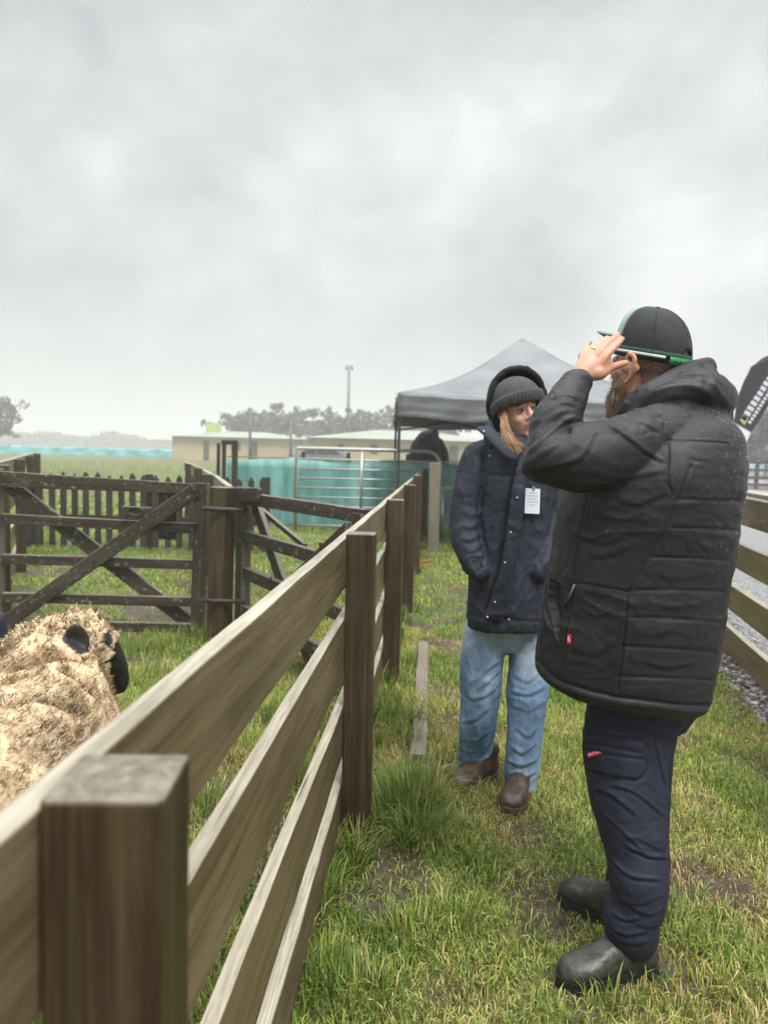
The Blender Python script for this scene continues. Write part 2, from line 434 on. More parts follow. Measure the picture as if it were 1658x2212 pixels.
def ground_z(x, y):
    p = np.stack([x, y], 1)
    z = 0.012 * fnoise(p, 1.6, 3) + 0.004 * fnoise(p, 9, 2)
    return z * np.clip(1.6 - np.hypot(x, y - 3) / 14, 0, 1)
def axis(lo, hi, step, far_lo, far_hi):
    a = list(np.arange(lo, hi + 1e-6, step)); s = step
    v = hi
    while v < far_hi: s *= 1.35; v += s; a.append(v)
    v = lo; s = step
    while v > far_lo: s *= 1.35; v -= s; a.insert(0, v)
    return np.array(a)
gx = axis(-4.2, 4.4, 0.045, -900, 900); gy = axis(0.2, 9.0, 0.045, -60, 1500)
XX, YY = np.meshgrid(gx, gy); GX, GY = XX.ravel(), YY.ravel()
GV = np.stack([GX, GY, ground_z(GX, GY)], 1)
md = mud_at(GX, GY); GV[:, 2] -= 0.012 * md * (GY < 16) * (GY > 0)
nx, ny = len(gx), len(gy)
ii = (np.arange(ny - 1)[:, None] * nx + np.arange(nx - 1)[None, :]).ravel()
quads = np.stack([ii, ii + 1, ii + nx + 1, ii + nx], 1)
gme = fast_mesh('ground', GV, quads.ravel(), np.arange(len(quads)) * 4, np.full(len(quads), 4)); smooth(gme)
set_attr(gme, 'mud', md, 'FLOAT')
m = MB('wet_turf'); o = m.obj()
mudf = m.attr('mud', 'Fac')
patch = m.noise(o, 0.55, 5, 0.6); fine = m.noise(o, 26, 4, 0.7); fine2 = m.noise(m.map(o, (1, .5, 1)), 5.0, 5, 0.65)
turf = m.ramp(m.math('ADD', m.math('MULTIPLY', patch, 0.5), m.math('MULTIPLY', fine2, 0.5)), [(0.36, (0.090, 0.120, 0.022)), (0.5, (0.165, 0.190, 0.040)), (0.62, (0.250, 0.240, 0.075))])
turf = m.mix(m.ramp(fine, [(0.38, 0.8), (0.62, 0.15)]), turf, (0.034, 0.030, 0.014))
dirt = m.ramp(m.noise(o, 14, 5, 0.7), [(0.35, (0.035, 0.024, 0.015)), (0.6, (0.100, 0.070, 0.046)), (0.75, (0.20, 0.15, 0.10))])
m.base(m.mix(m.ramp(mudf, [(0.25, 0.0), (0.6, 1.0)]), turf, dirt), m.ramp(mudf, [(0.3, 0.8), (0.8, 0.42)]))
m.bump(m.noise(o, 60, 4, 0.7), 0.8, 0.02)
ground = structure(link('ground', gme, m.m))

# gravel lane beyond the right-hand fence
V = []; Fq = []
ys = np.linspace(1.5, 36, 60)
rows = []
for y in ys:
    x0 = lane_x(y) - 0.16 + 0.06 * math.sin(y * 2.3); x1 = lane_x(y) + 9.0 + 0.1 * y
    rows.append([(x0 + (x1 - x0) * t, y, 0.016 - 0.03 * (t == 0)) for t in np.linspace(0, 1, 24)])
V = [q for r in rows for q in r]
for i in range(len(rows) - 1):
    for k in range(23): Fq.append((i * 24 + k, i * 24 + k + 1, (i + 1) * 24 + k + 1, (i + 1) * 24 + k))
m = MB('grey_gravel'); o = m.obj()
st = m.voro(o, 38, 'Color'); dd = m.voro(o, 38)
col = m.mix(0.5, m.ramp(m.math('MULTIPLY', m.noise(o, 60, 2), 1.0), [(0.3, (0.13, 0.13, 0.135)), (0.55, (0.26, 0.26, 0.26)), (0.72, (0.42, 0.41, 0.40))]), m.ramp(dd, [(0.0, (0.36, 0.355, 0.35)), (0.6, (0.13, 0.13, 0.13))]))
m.base(col, 0.5); m.bump(m.math('SUBTRACT', 1.0, dd), 0.9, 0.02)
gv = np_mesh('lane', V, Fq); smooth(gv); structure(link('gravel_lane', gv, m.m))
# loose stones on the lane edge, one sheet of ground cover
def stones(n, fx, name, mat_, rmin=.006, rmax=.02):
    bm = bmesh.new()
    for k in range(n):
        x, y = fx(); r = random.uniform(rmin, rmax)
        q = bmesh.ops.create_icosphere(bm, subdivisions=1, radius=r)
        sc = Vector((random.uniform(.7, 1.4), random.uniform(.7, 1.4), random.uniform(.4, .8)))
        for v in q['verts']:
            v.co = Vector((v.co.x * sc.x * random.uniform(.85, 1.15), v.co.y * sc.y * random.uniform(.85, 1.15), v.co.z * sc.z)) + Vector((x, y, .012 + r * .15))
    me = bpy.data.meshes.new(name); bm.to_mesh(me); bm.free(); return stuff(link(name, me, mat_))
m = MB('stone'); o = m.obj(); m.base(m.ramp(m.noise(o, 17, 1), [(0.35, (0.10, 0.10, 0.105)), (0.5, (0.20, 0.20, 0.20)), (0.66, (0.40, 0.39, 0.38))]), 0.45)
def _fx():
    y = random.uniform(3.9, 9.0); return lane_x(y) + abs(random.gauss(0, 1.0)) - .24, y
g_o = stones(5200, _fx, 'gravel', m.m, .006, .019); g_o['label'] = 'loose grey gravel along the lane fence'
m = MB('bark_chip'); o = m.obj(); m.base(m.ramp(m.noise(o, 23, 1), [(0.35, (0.045, 0.028, 0.020)), (0.5, (0.10, 0.066, 0.050)), (0.66, (0.19, 0.14, 0.11))]), 0.55)
def _fx():
    y = random.uniform(3.9, 6.2); return lane_x(y) - .20 + random.gauss(0, .10), y
g_o = stones(700, _fx, 'mulch', m.m, .006, .017); g_o['label'] = 'brown bark mulch at the foot of the lane fence'

# ================================================================== NEAR FENCE
def rails_fence(name, label, x_at, y_posts, y0, y1, spans, rail_z, side, post_h, group=None, wd=0.045, posts=True, rail_m=None, post_m=None, hero=False, post_w=0.1, wob=0.003, post_side=1):
    t = thing(name, label, 'fence', (x_at(y0), y0, 0), group)
    d = Vector((x_at(y1) - x_at(y0), y1 - y0, 0)).normalized(); nrm = Vector((d.y, -d.x, 0))
    off = nrm * side * (post_w / 2 + wd / 2 + 0.002)
    if posts:
        for i, y in enumerate(y_posts):
            h = post_h[i] if isinstance(post_h, (list, tuple)) else post_h
            b = Vector((x_at(y), y, 0)); tw = math.radians(6 if hero and i == 0 else random.uniform(-3, 3))
            upv = Vector((d.x * math.cos(tw) - d.y * math.sin(tw), d.x * math.sin(tw) + d.y * math.cos(tw), 0))
            lean = Vector((random.uniform(-.006, .006), random.uniform(-.006, .006), 0))
            board('post', b + Vector((0, 0, -.12)), b + lean + Vector((0, 0, h)), post_w, post_w, post_m or M['post'], t, up=upv, top_end=True, bev=0.005, cuts=14, wob=0.0015)
    for k, (za, zb) in enumerate(rail_z):
        for j, (ya, yb) in enumerate(spans):
            dz = random.uniform(-.006, .006) if not hero else 0
            a = Vector((x_at(ya) , ya, (za + zb) / 2 + dz)) + off; b = Vector((x_at(yb), yb, (za + zb) / 2 + dz)) + off
            mm = rail_m or M['rail']
            if hero and k == 3:
                board('rail', a, b, wd * 1.1, abs(za - zb), M['bark_rail'], t, bev=0.008, cuts=50, wob=0.012)
            else:
                board('rail', a, b, wd, abs(za - zb), mm, t, bev=0.004, cuts=40 if hero else 10, wob=wob)
    return t
RZ = [(1.082, 0.905), (0.800, 0.605), (0.488, 0.300), (0.200, 0.020)]
YP = [0.645, 2.67, 4.52, 6.62, 8.7, 12.7]
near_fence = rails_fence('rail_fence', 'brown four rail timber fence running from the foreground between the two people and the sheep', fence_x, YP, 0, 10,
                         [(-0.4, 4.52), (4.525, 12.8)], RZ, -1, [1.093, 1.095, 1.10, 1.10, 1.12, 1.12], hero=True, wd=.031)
tp = thing('gate_post', 'tall pale brown timber post at the far end of the near fence', 'post', (0.70, 10.75, 0))
board('shaft', (0.70, 10.75, -.1), (0.69, 10.75, 1.24), .15, .15, M['pale_rail'], tp, up=(0, 1, 0), top_end=True, bev=.008, cuts=8, wob=.003)
# right-hand fence
lane_fence = rails_fence('rail_fence', 'olive brown four rail fence beside the gravel lane at the right edge', lane_x, [3.0, 6.35, 8.4], 2.5, 9.6,
                         [(2.0, 6.35), (6.355, 9.8)], [(1.137, .955), (.822, .650), (.520, .348), (.222, .045)], -1, 1.10)
board('rail_cap', Vector((lane_x(2.0) , 2.0, 1.155)), Vector((lane_x(9.8), 9.8, 1.155)), .13, .03, M['pale_rail'], lane_fence, bev=.004, cuts=10, wob=.002)
# plank lying in the grass
pl = thing('plank', 'bleached grey plank lying in the grass beside the fence', 'plank', tuple(G(912, 1480)))
a, b = G(914, 1392), G(903, 1640)
board('board', a + Vector((0, 0, .012)), b + Vector((0, 0, .009)), .07, .03, M['plank'], pl, bev=.004, cuts=16, wob=.006)

# ================================================================== PENS AT THE LEFT
def sheep_gate(name, label, loc, x_dir, ln, rails, stile_h, diag, m, extra=None, group=None, hinge_thick=1.0):
    """Five rail timber gate: hinge corner at loc, running ln metres along x_dir; rails as (z at hinge, height at hinge, z at latch, height at latch)."""
    t = thing(name, label, 'gate', loc, group)
    o = Vector(loc); d = Vector(x_dir).normalized(); n = Vector((d.y, -d.x, 0))
    for s, th, h, lean in stile_h:
        p = o + d * s
        board('stile', p + Vector((0, 0, .05)), p + d * lean + Vector((0, 0, h)), .075, th, m, t, up=d, bev=.006, cuts=6, wob=.003)
    for (z0, h0, z1, h1) in rails:
        board('rail', o + Vector((0, 0, z0)), o + d * ln + Vector((0, 0, z1)), .05, h0, m, t, bev=.006, cuts=14, wob=.004, taper=h1 / h0)
    for (s0, z0, s1, z1, layer) in diag:
        board('brace', o + d * s0 + n * .045 * layer + Vector((0, 0, z0)), o + d * s1 + n * .045 * layer + Vector((0, 0, z1)), .035, .105, m, t, bev=.006, cuts=10, wob=.004)
    for (s0, z0, s1, z1, layer) in diag:
        for ss, zz in ((s0, z0), (s1, z1), ((s0 + s1) / 2, (z0 + z1) / 2)):
            c = o + d * ss + Vector((0, 0, zz)) + n * (.064 if layer > 0 else .026)
            link('bolt', pipe_mesh([c, c + n * .009], .013, 8), M['iron'], t)
    return t
Yg = 5.55
def gx_(px, y=Yg): return P(px, 1150, y).x
x0 = gx_(-12); x1 = gx_(428)
gate_a = sheep_gate('pen_gate', 'dark lichen spotted timber gate with a full cross brace behind the sheep', (x0, Yg, 0), (1, 0, 0), x1 - x0,
    [(1.115, .115, 1.075, .072), (.828, .072, .786, .068), (.532, .07, .526, .07), (.25, .072, .25, .07), (.055, .07, .055, .07)],
    [(0.0, .12, 1.19, 0), (x1 - x0, .095, 1.12, .03)],
    [(.03, .02, x1 - x0 - .01, 1.07, 1), (.09, 1.07, x1 - x0 - .04, .06, -1)], M['gate_wood'])
board('latch_block', (gx_(268), Yg - .045, .905), (gx_(332), Yg - .045, .90), .04, .075, M['gate_wood'], gate_a, bev=.004)
board('upright', (gx_(360), Yg + .05, .70), (gx_(359), Yg + .05, 1.06), .05, .13, M['gate_wood'], gate_a, up=(1, 0, 0), bev=.004)
hp = [Vector((gx_(300) + .055 * math.cos(a), Yg - .075, .905 + .03 * math.sin(a))) for a in np.linspace(0, 2 * math.pi, 18, endpoint=False)]
link('latch', pipe_mesh(hp, .007, 8, True), M['iron'], gate_a)
link('latch_bar', pipe_mesh([(gx_(345), Yg - .05, .83), (gx_(432), Yg - .06, .825)], .011, 8), M['iron'], gate_a)
# dividing post with its hinge straps
pp = thing('gate_post', 'brown square timber post with iron hinge strap between the two pen gates', 'post', (gx_(474, 5.45), 5.45, 0))
px0 = gx_(474, 5.45)
board('shaft', (px0 + .004, 5.45, -.1), (px0 + .02, 5.45, 1.10), .135, .135, M['post'], pp, up=(0.35, 1, 0), top_end=True, bev=.006, cuts=8, wob=.002)
for z in (.95, .30):
    link('hinge', pipe_mesh([(px0 - .10, 5.37, z), (px0 - .03, 5.345, z), (px0 + .09, 5.375, z - .004), (px0 + .20, 5.40, z - .01)], .018, 6), M['iron'], pp)
# second gate swung open towards the camera
A = Vector((P(522, 1200, 5.6).x, 5.6, 0)); B = Vector((P(792, 1105, 4.05).x, 4.05, 0)); dv = B - A; lnb = dv.length
gate_b = sheep_gate('pen_gate', 'lichen spotted timber gate swung open towards the near fence', tuple(A), tuple(dv), lnb,
    [(1.018, .09, 1.035, .075), (.745, .085, .74, .08), (.478, .085, .46, .08), (.20, .08, .19, .08)],
    [(.03, .12, 1.10, 0), (lnb - .05, .10, 1.05, 0)],
    [(.14, .98, lnb * .60, .06, -1), (.14, .06, lnb - .1, .95, 1)], M['gate_wood'])
board('cap_board', A + Vector((-.06, -.05, 1.045)), A + dv * .19 + Vector((0, -.05, 1.06)), .06, .10, M['gate_wood'], gate_b, bev=.005)
board('latch_block', A + dv * .72 + Vector((0, -.06, .80)), A + dv * .80 + Vector((0, -.06, .80)), .04, .10, M['gate_wood'], gate_b, bev=.004)
board('latch_stick', A + dv * .12 + Vector((0, .2, .95)), A + dv * .55 + Vector((0, .32, .74)), .03, .035, M['gate_wood'], gate_b, bev=.004)
# slip rail fences running away behind the gates
rails_fence('rail_fence', 'weathered rail fence running away behind the left end of the cross braced gate', lambda y: -2.98 - .41 * (y - 6), [6.0, 8.2, 10.4, 12.6], 5.9, 13.5,
            [(5.9, 13.5)], [(1.21, 1.05), (.86, .72), (.53, .38), (.20, .06)], -1, 1.2, rail_m=M['pale_rail'])
rails_fence('rail_fence', 'weathered rail fence curving away behind the dividing gate post', lambda y: -1.22 - .262 * (y - 5.7) - .004 * (y - 5.7) ** 2, [8.0, 10.3, 12.6], 5.7, 14.5,
            [(5.72, 8.0), (8.0, 10.3), (10.3, 14.5)], [(1.09, .93), (.80, .66), (.49, .35), (.20, .06)], 1, 1.1, rail_m=M['pale_rail'])
# picket fence across the back of the pen
pf = thing('picket_fence', 'dark timber picket fence across the back of the pen', 'fence', (-4.7, 10.1, 0))
xa, xb = P(62, 1100, 10.1).x, P(572, 1100, 10.1).x
k = 0; x = xa
while x < xb:
    h = 1.0 + random.uniform(-.02, .02); wdt = .078
    V = [(x - wdt / 2, 0, .04), (x + wdt / 2, 0, .04), (x + wdt / 2, 0, h - .06), (x, 0, h), (x - wdt / 2, 0, h - .06)]
    V2 = [(a, 10.1 - .012, c) for a, b, c in V] + [(a, 10.1 + .012, c) for a, b, c in V]
    Fc = [(0, 1, 2, 3, 4), (9, 8, 7, 6, 5)] + [(i, 5 + i, 5 + (i + 1) % 5, (i + 1) % 5) for i in range(5)]
    me = np_mesh('picket', V2, Fc); vv = co_of(me); set_attr(me, 'gc', np.stack([vv[:, 2], vv[:, 0], vv[:, 1]], 1) + k, 'FLOAT_VECTOR')
    link('picket', me, M['picket'], pf); x += .153 + random.uniform(-.01, .01); k += 1
for z in (.82, .40): board('rail', (xa - .1, 10.145, z), (xb + .05, 10.145, z), .05, .09, M['picket'], pf, bev=.005)
for x in (xa, (xa + xb) / 2, xb): board('post', (x, 10.215, -.1), (x, 10.215, 1.0), .09, .09, M['picket'], pf, up=(0, 1, 0), bev=.005)
# dark timber frame standing behind the pickets, and a thin stake next to it
fr = thing('timber_frame', 'tall dark timber doorway frame behind the picket fence', 'frame', (P(496, 1000, 10.6).x, 10.6, 0))
xl, xr = P(484, 1000, 10.6).x, P(507, 1000, 10.6).x
board('post', (xl, 10.6, -.1), (xl, 10.6, 1.42), .05, .05, M['picket'], fr, up=(0, 1, 0)); board('post', (xr, 10.6, -.1), (xr, 10.6, 1.42), .075, .06, M['picket'], fr, up=(0, 1, 0))
board('lintel', (xl - .03, 10.6, 1.45), (xr + .04, 10.6, 1.45), .07, .06, M['picket'], fr)
sk = thing('stake', 'thin dark stake left of the tall timber frame', 'stake', (P(472, 1000, 11).x, 11, 0))
board('shaft', (P(472, 1000, 11).x, 11, -.1), (P(472, 1000, 11).x, 11, 1.44), .045, .045, M['picket'], sk, up=(0, 1, 0))

# ================================================================== SHADE CLOTH, STEEL GATE, FAR SCREEN
m = MB('teal_shade_cloth'); o = m.obj()
m.base(m.ramp(m.noise(m.map(o, (3, 3, .6)), 1.2, 4, .6), [(0.35, (0.085, 0.230, 0.210)), (0.5, (0.135, 0.330, 0.305)), (0.65, (0.20, 0.43, 0.40))]), 0.5)
m.bump(m.noise(m.map(o, (3, 3, .5)), 2.5, 4), .5, .05); cloth_m = m.m
def cloth_wall(xs, y_at, z0, z1, nx_, amp, thick=.006):
    V = []; Fc = []; nz = 8
    xx = np.linspace(xs[0], xs[1], nx_)
    for s in (0, 1):
        for i, x in enumerate(xx):
            for k in range(nz):
                z = z0 + (z1 - z0) * k / (nz - 1)
                y = y_at(x) + amp * (math.sin(x * 2.1 + k * .4) + .6 * math.sin(x * 5.3 + 1 + k * .7)) + s * thick
                V.append((x, y, z + (0.03 * math.sin(x * 3) if k == nz - 1 else 0)))
    b = nx_ * nz
    for i in range(nx_ - 1):
        for k in range(nz - 1):
            q = (i * nz + k, (i + 1) * nz + k, (i + 1) * nz + k + 1, i * nz + k + 1); Fc.append(q); Fc.append(tuple(b + a for a in q[::-1]))
        Fc.append((i * nz + nz - 1, (i + 1) * nz + nz - 1, b + (i + 1) * nz + nz - 1, b + i * nz + nz - 1))
    me = np_mesh('cloth', V, Fc); smooth(me); return me
sc_ = thing('shade_cloth_fence', 'teal shade cloth fence behind the steel gate', 'fence', (-2.85, 13.9, 0))
link('cloth', cloth_wall((-2.85, 5.2), lambda x: 13.9, .02, 1.20, 90, .02), cloth_m, sc_)
link('top_edge', pipe_mesh([(-2.85, 13.9, 1.22), (5.2, 13.9, 1.22)], .014, 6), plain('straw_rope', (.30, .28, .12), .7), sc_)
for px in (655, 752, 880, 1000, 1100):
    x = P(px, 1000, 14.0).x
    board('post', (x, 14.0, -.1), (x, 14.0, 1.34), .07, .07, M['picket'], sc_, up=(0, 1, 0))
sg = thing('steel_gate', 'galvanised steel tube gate with rounded top corner in front of the teal cloth', 'gate', (P(637, 1000, 13).x, 13, 0))
xa, xb = P(640, 1000, 13).x, P(949, 1000, 13).x
zt = 1.40
path = [(xa, 13, .0), (xa, 13, zt)] ; link('frame', pipe_mesh([(xa, 13, .02), (xa, 13, zt - .02), (xa + .02, 13, zt), (xb - .22, 13, zt)] + [(xb - .22 + .22 * math.sin(a), 13, zt - .22 + .22 * math.cos(a)) for a in np.linspace(.15, math.pi / 2, 8)] + [(xb, 13, .02)], .032, 10), M['steel'], sg)
for z in (.10, .42, .58, .74, .90, 1.06, 1.22): link('bar', pipe_mesh([(xa, 13, z), (xb, 13, z)], .016, 8), M['steel'], sg)
for px in (781,):
    x = P(px, 1000, 13).x; link('upright', pipe_mesh([(x, 13, .1), (x, 13, zt)], .026, 8), M['steel'], sg)
pr = thing('pipe_rail', 'single galvanised pipe rail right of the steel gate', 'rail', (1.2, 12.6, 0))
xa, xb = P(953, 1048, 12.6).x, P(1120, 1048, 12.6).x
link('rail', pipe_mesh([(xa, 12.6, .80), (xb, 12.6, .78)], .03, 10), M['steel'], pr)
for x in (xa + .02, xb): link('leg', pipe_mesh([(x, 12.6, 0), (x, 12.6, .79)], .03, 10), M['steel'], pr)
m = MB('turquoise_mesh'); o = m.obj(); m.base(m.ramp(m.noise(m.map(o, (.5, .5, 2)), 1.0, 4, .6), [(.35, (.13, .46, .50)), (.65, (.22, .60, .64))]), .5)
fs = thing('mesh_fence', 'turquoise mesh barrier right across the far field', 'fence', (-10, 86, 0))
link('mesh', cloth_wall((-95, 60), lambda x: 88 - .05 * x, .05, .95, 200, .10, .02), m.m, fs)
for k in range(26):
    x = -95 + k * 6.1; link('post', pipe_mesh([(x, 88.3 - .05 * x, -.1), (x, 88.3 - .05 * x, 1.05)], .06, 6), M['picket'], fs)
# ================================================================== GAZEBO TENT
tent_x0, tent_x1, tent_y0, tent_y1, ez = 0.15, 4.12, 10.6, 14.4, 2.19
m = MB('grey_canvas'); o = m.obj()
m.base(m.ramp(m.noise(m.map(o, (1.2, 1.2, 3)), 1.6, 4, .6), [(.35, (.12, .127, .138)), (.65, (.175, .184, .197))]), .42); m.bump(m.noise(m.map(o, (1, 1, 4)), 2.2, 3), .35, .05)
canvas = m.m; dark_metal = MB('dark_powder_coat').base((.045, .045, .05), .4, Metallic=.4).m
tn = thing('gazebo_tent', 'grey pop up gazebo tent with peaked roof behind the people', 'tent', (tent_x0, tent_y0, 0))
apex = Vector((2.13, 12.5, 3.24))
cs = [Vector((tent_x0, tent_y0, ez)), Vector((tent_x1, tent_y0, ez)), Vector((tent_x1, tent_y1, ez)), Vector((tent_x0, tent_y1, ez))]
V = []; Fc = []; ns, nr = 14, 12
def roof_pt(a, b, s, t):
    e = a.lerp(b, s); q = e.lerp(apex, t)
    q.z -= .16 * math.sin(math.pi * min(t * 1.05, 1)) * 1.0 + .05 * math.sin(math.pi * s) * (1 - t)
    return q
for a, b in zip(cs, cs[1:] + cs[:1]):
    base_i = len(V)
    for i in range(ns + 1):
        for k in range(nr + 1): V.append(roof_pt(a, b, i / ns, k / nr))
    for i in range(ns):
        for k in range(nr):
            q = [base_i + i * (nr + 1) + k, base_i + (i + 1) * (nr + 1) + k, base_i + (i + 1) * (nr + 1) + k + 1, base_i + i * (nr + 1) + k + 1]; Fc.append(q)
bm = bmesh.new(); me = np_mesh('roof', V, Fc); bm.from_mesh(me); bmesh.ops.remove_doubles(bm, verts=bm.verts, dist=.003); bmesh.ops.recalc_face_normals(bm, faces=bm.faces)
bm.to_mesh(me); bm.free(); smooth(me); rf = link('roof', me, canvas, tn)
sm = rf.modifiers.new('thick', 'SOLIDIFY'); sm.thickness = .012; sm.offset = -1
V = []; Fc = []
for a, b in zip(cs, cs[1:] + cs[:1]):
    base_i = len(V); n_ = 40; outw = Vector(((b - a).y, -(b - a).x, 0)).normalized()
    for i in range(n_ + 1):
        for k in range(7):
            q = a.lerp(b, i / n_); dz = -.34 * k / 6
            q = q + outw * (.014 + .02 * math.sin(i * .9 + k * .6) * k / 6 + .015 * math.sin(k * 2.4)); q.z += dz - .05 * math.sin(math.pi * i / n_) + .016 * math.sin(i * .55) * k / 6; V.append(q)
    for i in range(n_):
        for k in range(6): Fc.append((base_i + i * 7 + k, base_i + (i + 1) * 7 + k, base_i + (i + 1) * 7 + k + 1, base_i + i * 7 + k + 1))
me = np_mesh('valance', V, Fc); smooth(me); va = link('valance', me, canvas, tn); sm = va.modifiers.new('thick', 'SOLIDIFY'); sm.thickness = .006
for i, c in enumerate(cs):
    inn = Vector((1 if c.x < 2 else -1, 1 if c.y < 12 else -1, 0)) * .03
    lg = link('leg', board_mesh(c + inn + Vector((0, 0, -2.19)), c + inn, .042, .042, up=(0, 1, 0), bev=.004), dark_metal, tn)
    link('foot_plate', board_mesh(c + inn + Vector((-.06, 0, -2.185)), c + inn + Vector((.06, 0, -2.185)), .11, .012), dark_metal, lg) if False else None
for a, b in zip(cs, cs[1:] + cs[:1]):
    mid = (a + b) / 2
    for p, q in ((a + Vector((0, 0, -.06)), mid + Vector((0, 0, -.42))), (a + Vector((0, 0, -.42)), mid + Vector((0, 0, -.06))), (b + Vector((0, 0, -.06)), mid + Vector((0, 0, -.42))), (b + Vector((0, 0, -.42)), mid + Vector((0, 0, -.06)))):
        s = (apex - p); s.z = 0; s = s.normalized() * .05
        link('truss_bar', board_mesh(p + s, q + s, .018, .03, bev=0), dark_metal, tn)

# ================================================================== FEATHER BANNER
bn = thing('feather_banner', 'black feather banner with white lettering leaning at the right edge', 'banner', (5.0, 12.2, 0))
black_cloth = plain('black_banner_cloth', (.018, .019, .024), .45, .2, 8)
white_cloth = plain('white_banner_cloth', (.72, .73, .80), .5, .05, 8)
def pbn(px, py, y=12.2): return P(px, py, y)
def sheet(name, outline, y, m_, parent, thick=.02, bulge=0.0):
    n = len(outline); V = []
    for yy in (y - thick / 2, y + thick / 2):
        for q in outline: V.append(P(q[0], q[1], yy))
    Fc = [tuple(range(n)), tuple(range(2 * n - 1, n - 1, -1))] + [(i, n + i, n + (i + 1) % n, (i + 1) % n) for i in range(n)]
    bm = bmesh.new(); me = np_mesh(name, V, Fc); bm.from_mesh(me); bmesh.ops.recalc_face_normals(bm, faces=bm.faces); bm.to_mesh(me); bm.free()
    return link(name, me, m_, parent)
edge_l = spline([(1586, 912), (1590, 875), (1602, 830), (1624, 792), (1652, 770), (1684, 764)], 5).tolist()
edge_r = spline([(1712, 776), (1706, 806), (1682, 842), (1654, 882), (1634, 914), (1621, 932)], 5).tolist()
sheet('flag', edge_l + edge_r, 12.2, black_cloth, bn)
sheet('flag_foot', [(1584, 914), (1620, 934), (1612, 952), (1596, 970), (1584, 960)], 12.2, white_cloth, bn, .024)
link('pole', pipe_mesh([P(1576, 1010, 12.2) * 1.0, P(1583, 930, 12.2), P(1592, 860, 12.2), P(1622, 792, 12.2), P(1684, 762, 12.2)], .014, 8), dark_metal, bn)
pb = P(1576, 1010, 12.2); link('pole_base', pipe_mesh([(pb.x - .02, 12.2, 0), pb], .018, 8), dark_metal, bn)
lm = plain('banner_print_white', (.62, .62, .68), .5, .1, 20); lg_ = plain('banner_print_green', (.42, .50, .22), .5, .1, 20)
# unreadable blurred lettering: two slanting lines of separate marks
mk = []
for (a, b, hgt, cnt) in (((1603, 908), (1664, 812), 15, 9), ((1616, 915), (1672, 828), 8, 12)):
    for i in range(cnt):
        t0 = (i + .12) / cnt; t1 = (i + .82) / cnt
        dx, dy = b[0] - a[0], b[1] - a[1]; ln_ = math.hypot(dx, dy); nxx, nyy = -dy / ln_, dx / ln_
        hh = hgt * random.uniform(.75, 1.0) / 2
        q = [(a[0] + dx * t0 - nxx * hh, a[1] + dy * t0 - nyy * hh), (a[0] + dx * t1 - nxx * hh, a[1] + dy * t1 - nyy * hh), (a[0] + dx * t1 + nxx * hh, a[1] + dy * t1 + nyy * hh), (a[0] + dx * t0 + nxx * hh, a[1] + dy * t0 + nyy * hh)]
        V = [P(*c, 12.185) for c in q] + [P(*c, 12.189) for c in q]
        mk.append(np_mesh('mark', V, [(0, 1, 2, 3), (7, 6, 5, 4), (0, 4, 5, 1), (1, 5, 6, 2), (2, 6, 7, 3), (3, 7, 4, 0)]))
link('lettering', join_meshes(mk), lm, bn)
sheet('green_mark', [(1596, 906), (1606, 896), (1614, 906), (1606, 918)], 12.187, lg_, bn, .004)

# ================================================================== FAR FENCE AND CONE AT THE RIGHT
rails_fence_far = thing('rail_fence', 'dark post and rail fence far beyond the gravel lane', 'fence', (18, 38, 0))
for k in range(12):
    x = 14.3 + k * 2.05; y = 38 + .1 * k
    board('post', (x, y, -.1), (x, y, 1.38), .15, .15, M['picket'], rails_fence_far, up=(0, 1, 0), bev=0)
for z in (1.30, .92, .55, .2): board('rail', (14.2, 37.9, z), (37, 39.0, z), .05, .13, M['picket'], rails_fence_far, bev=0)
wt = plain('wet_tarmac', (.30, .30, .31), .25, .15, .4)
me = np_mesh('road', [(8, 44, .02), (90, 50, .02), (90, 60, .02), (8, 54, .02)], [(0, 1, 2, 3)]); structure(link('road', me, wt))
cn = thing('traffic_cone', 'orange traffic cone with a white band on the lane by the far fence', 'cone', (P(1606, 1047, 30).x, 30, 0))
cx = P(1606, 1047, 30).x; org = plain('orange_plastic', (.75, .06, .025), .4, .08); whp = plain('white_band', (.8, .8, .8), .4, .05)
def cone_part(z0, z1, r0, r1): return pipe_mesh([(cx, 30, z0), (cx, 30, (z0 + z1) / 2), (cx, 30, z1)], [r0, (r0 + r1) / 2, r1], 18)
link('cone_body', cone_part(.18, .70, .17, .04), org, cn); link('band', cone_part(.36, .50, .14, .103), whp, cn)
link('base_plate', board_mesh((cx - .22, 30, .10), (cx + .22, 30, .10), .44, .16, bev=.02), plain('black_rubber', (.02, .02, .02), .6), cn)

# ================================================================== FAR BUILDINGS, SIGN, MAST, POLES, CAR
cream = plain('cream_cladding', (.46, .37, .225), .6, .1, .6); roofm = plain('pale_green_roof', (.30, .32, .27), .5, .1, .4); dk = plain('dark_opening', (.05, .06, .05), .4)
def shed(label, x0, x1, y, dep, eave, ridge, openings):
    t = thing('shed_building', label, 'building', (x0, y, 0))
    link('wall', board_mesh((x0, y + dep / 2, eave / 2), (x1, y + dep / 2, eave / 2), dep, eave, bev=0), cream, t)
    o_ = .5; xr0, xr1 = x0 - o_, x1 + o_; hipx = dep * .45
    V = [(xr0, y - o_, eave), (xr1, y - o_, eave), (xr1, y + dep + o_, eave), (xr0, y + dep + o_, eave), (x0 + hipx, y + dep / 2, ridge), (x1 - hipx, y + dep / 2, ridge)]
    Fc = [(0, 1, 5, 4), (1, 2, 5), (2, 3, 4, 5), (3, 0, 4), (3, 2, 1, 0)]
    link('roof', np_mesh('roof', V, Fc), roofm, t)
    for nm, a, b, z0, z1 in openings: link(nm, board_mesh((a, y - .02, (z0 + z1) / 2), (b, y - .02, (z0 + z1) / 2), .1, z1 - z0, bev=0), dk, t)
    return t
def fx_(px, y): return P(px, 960, y).x
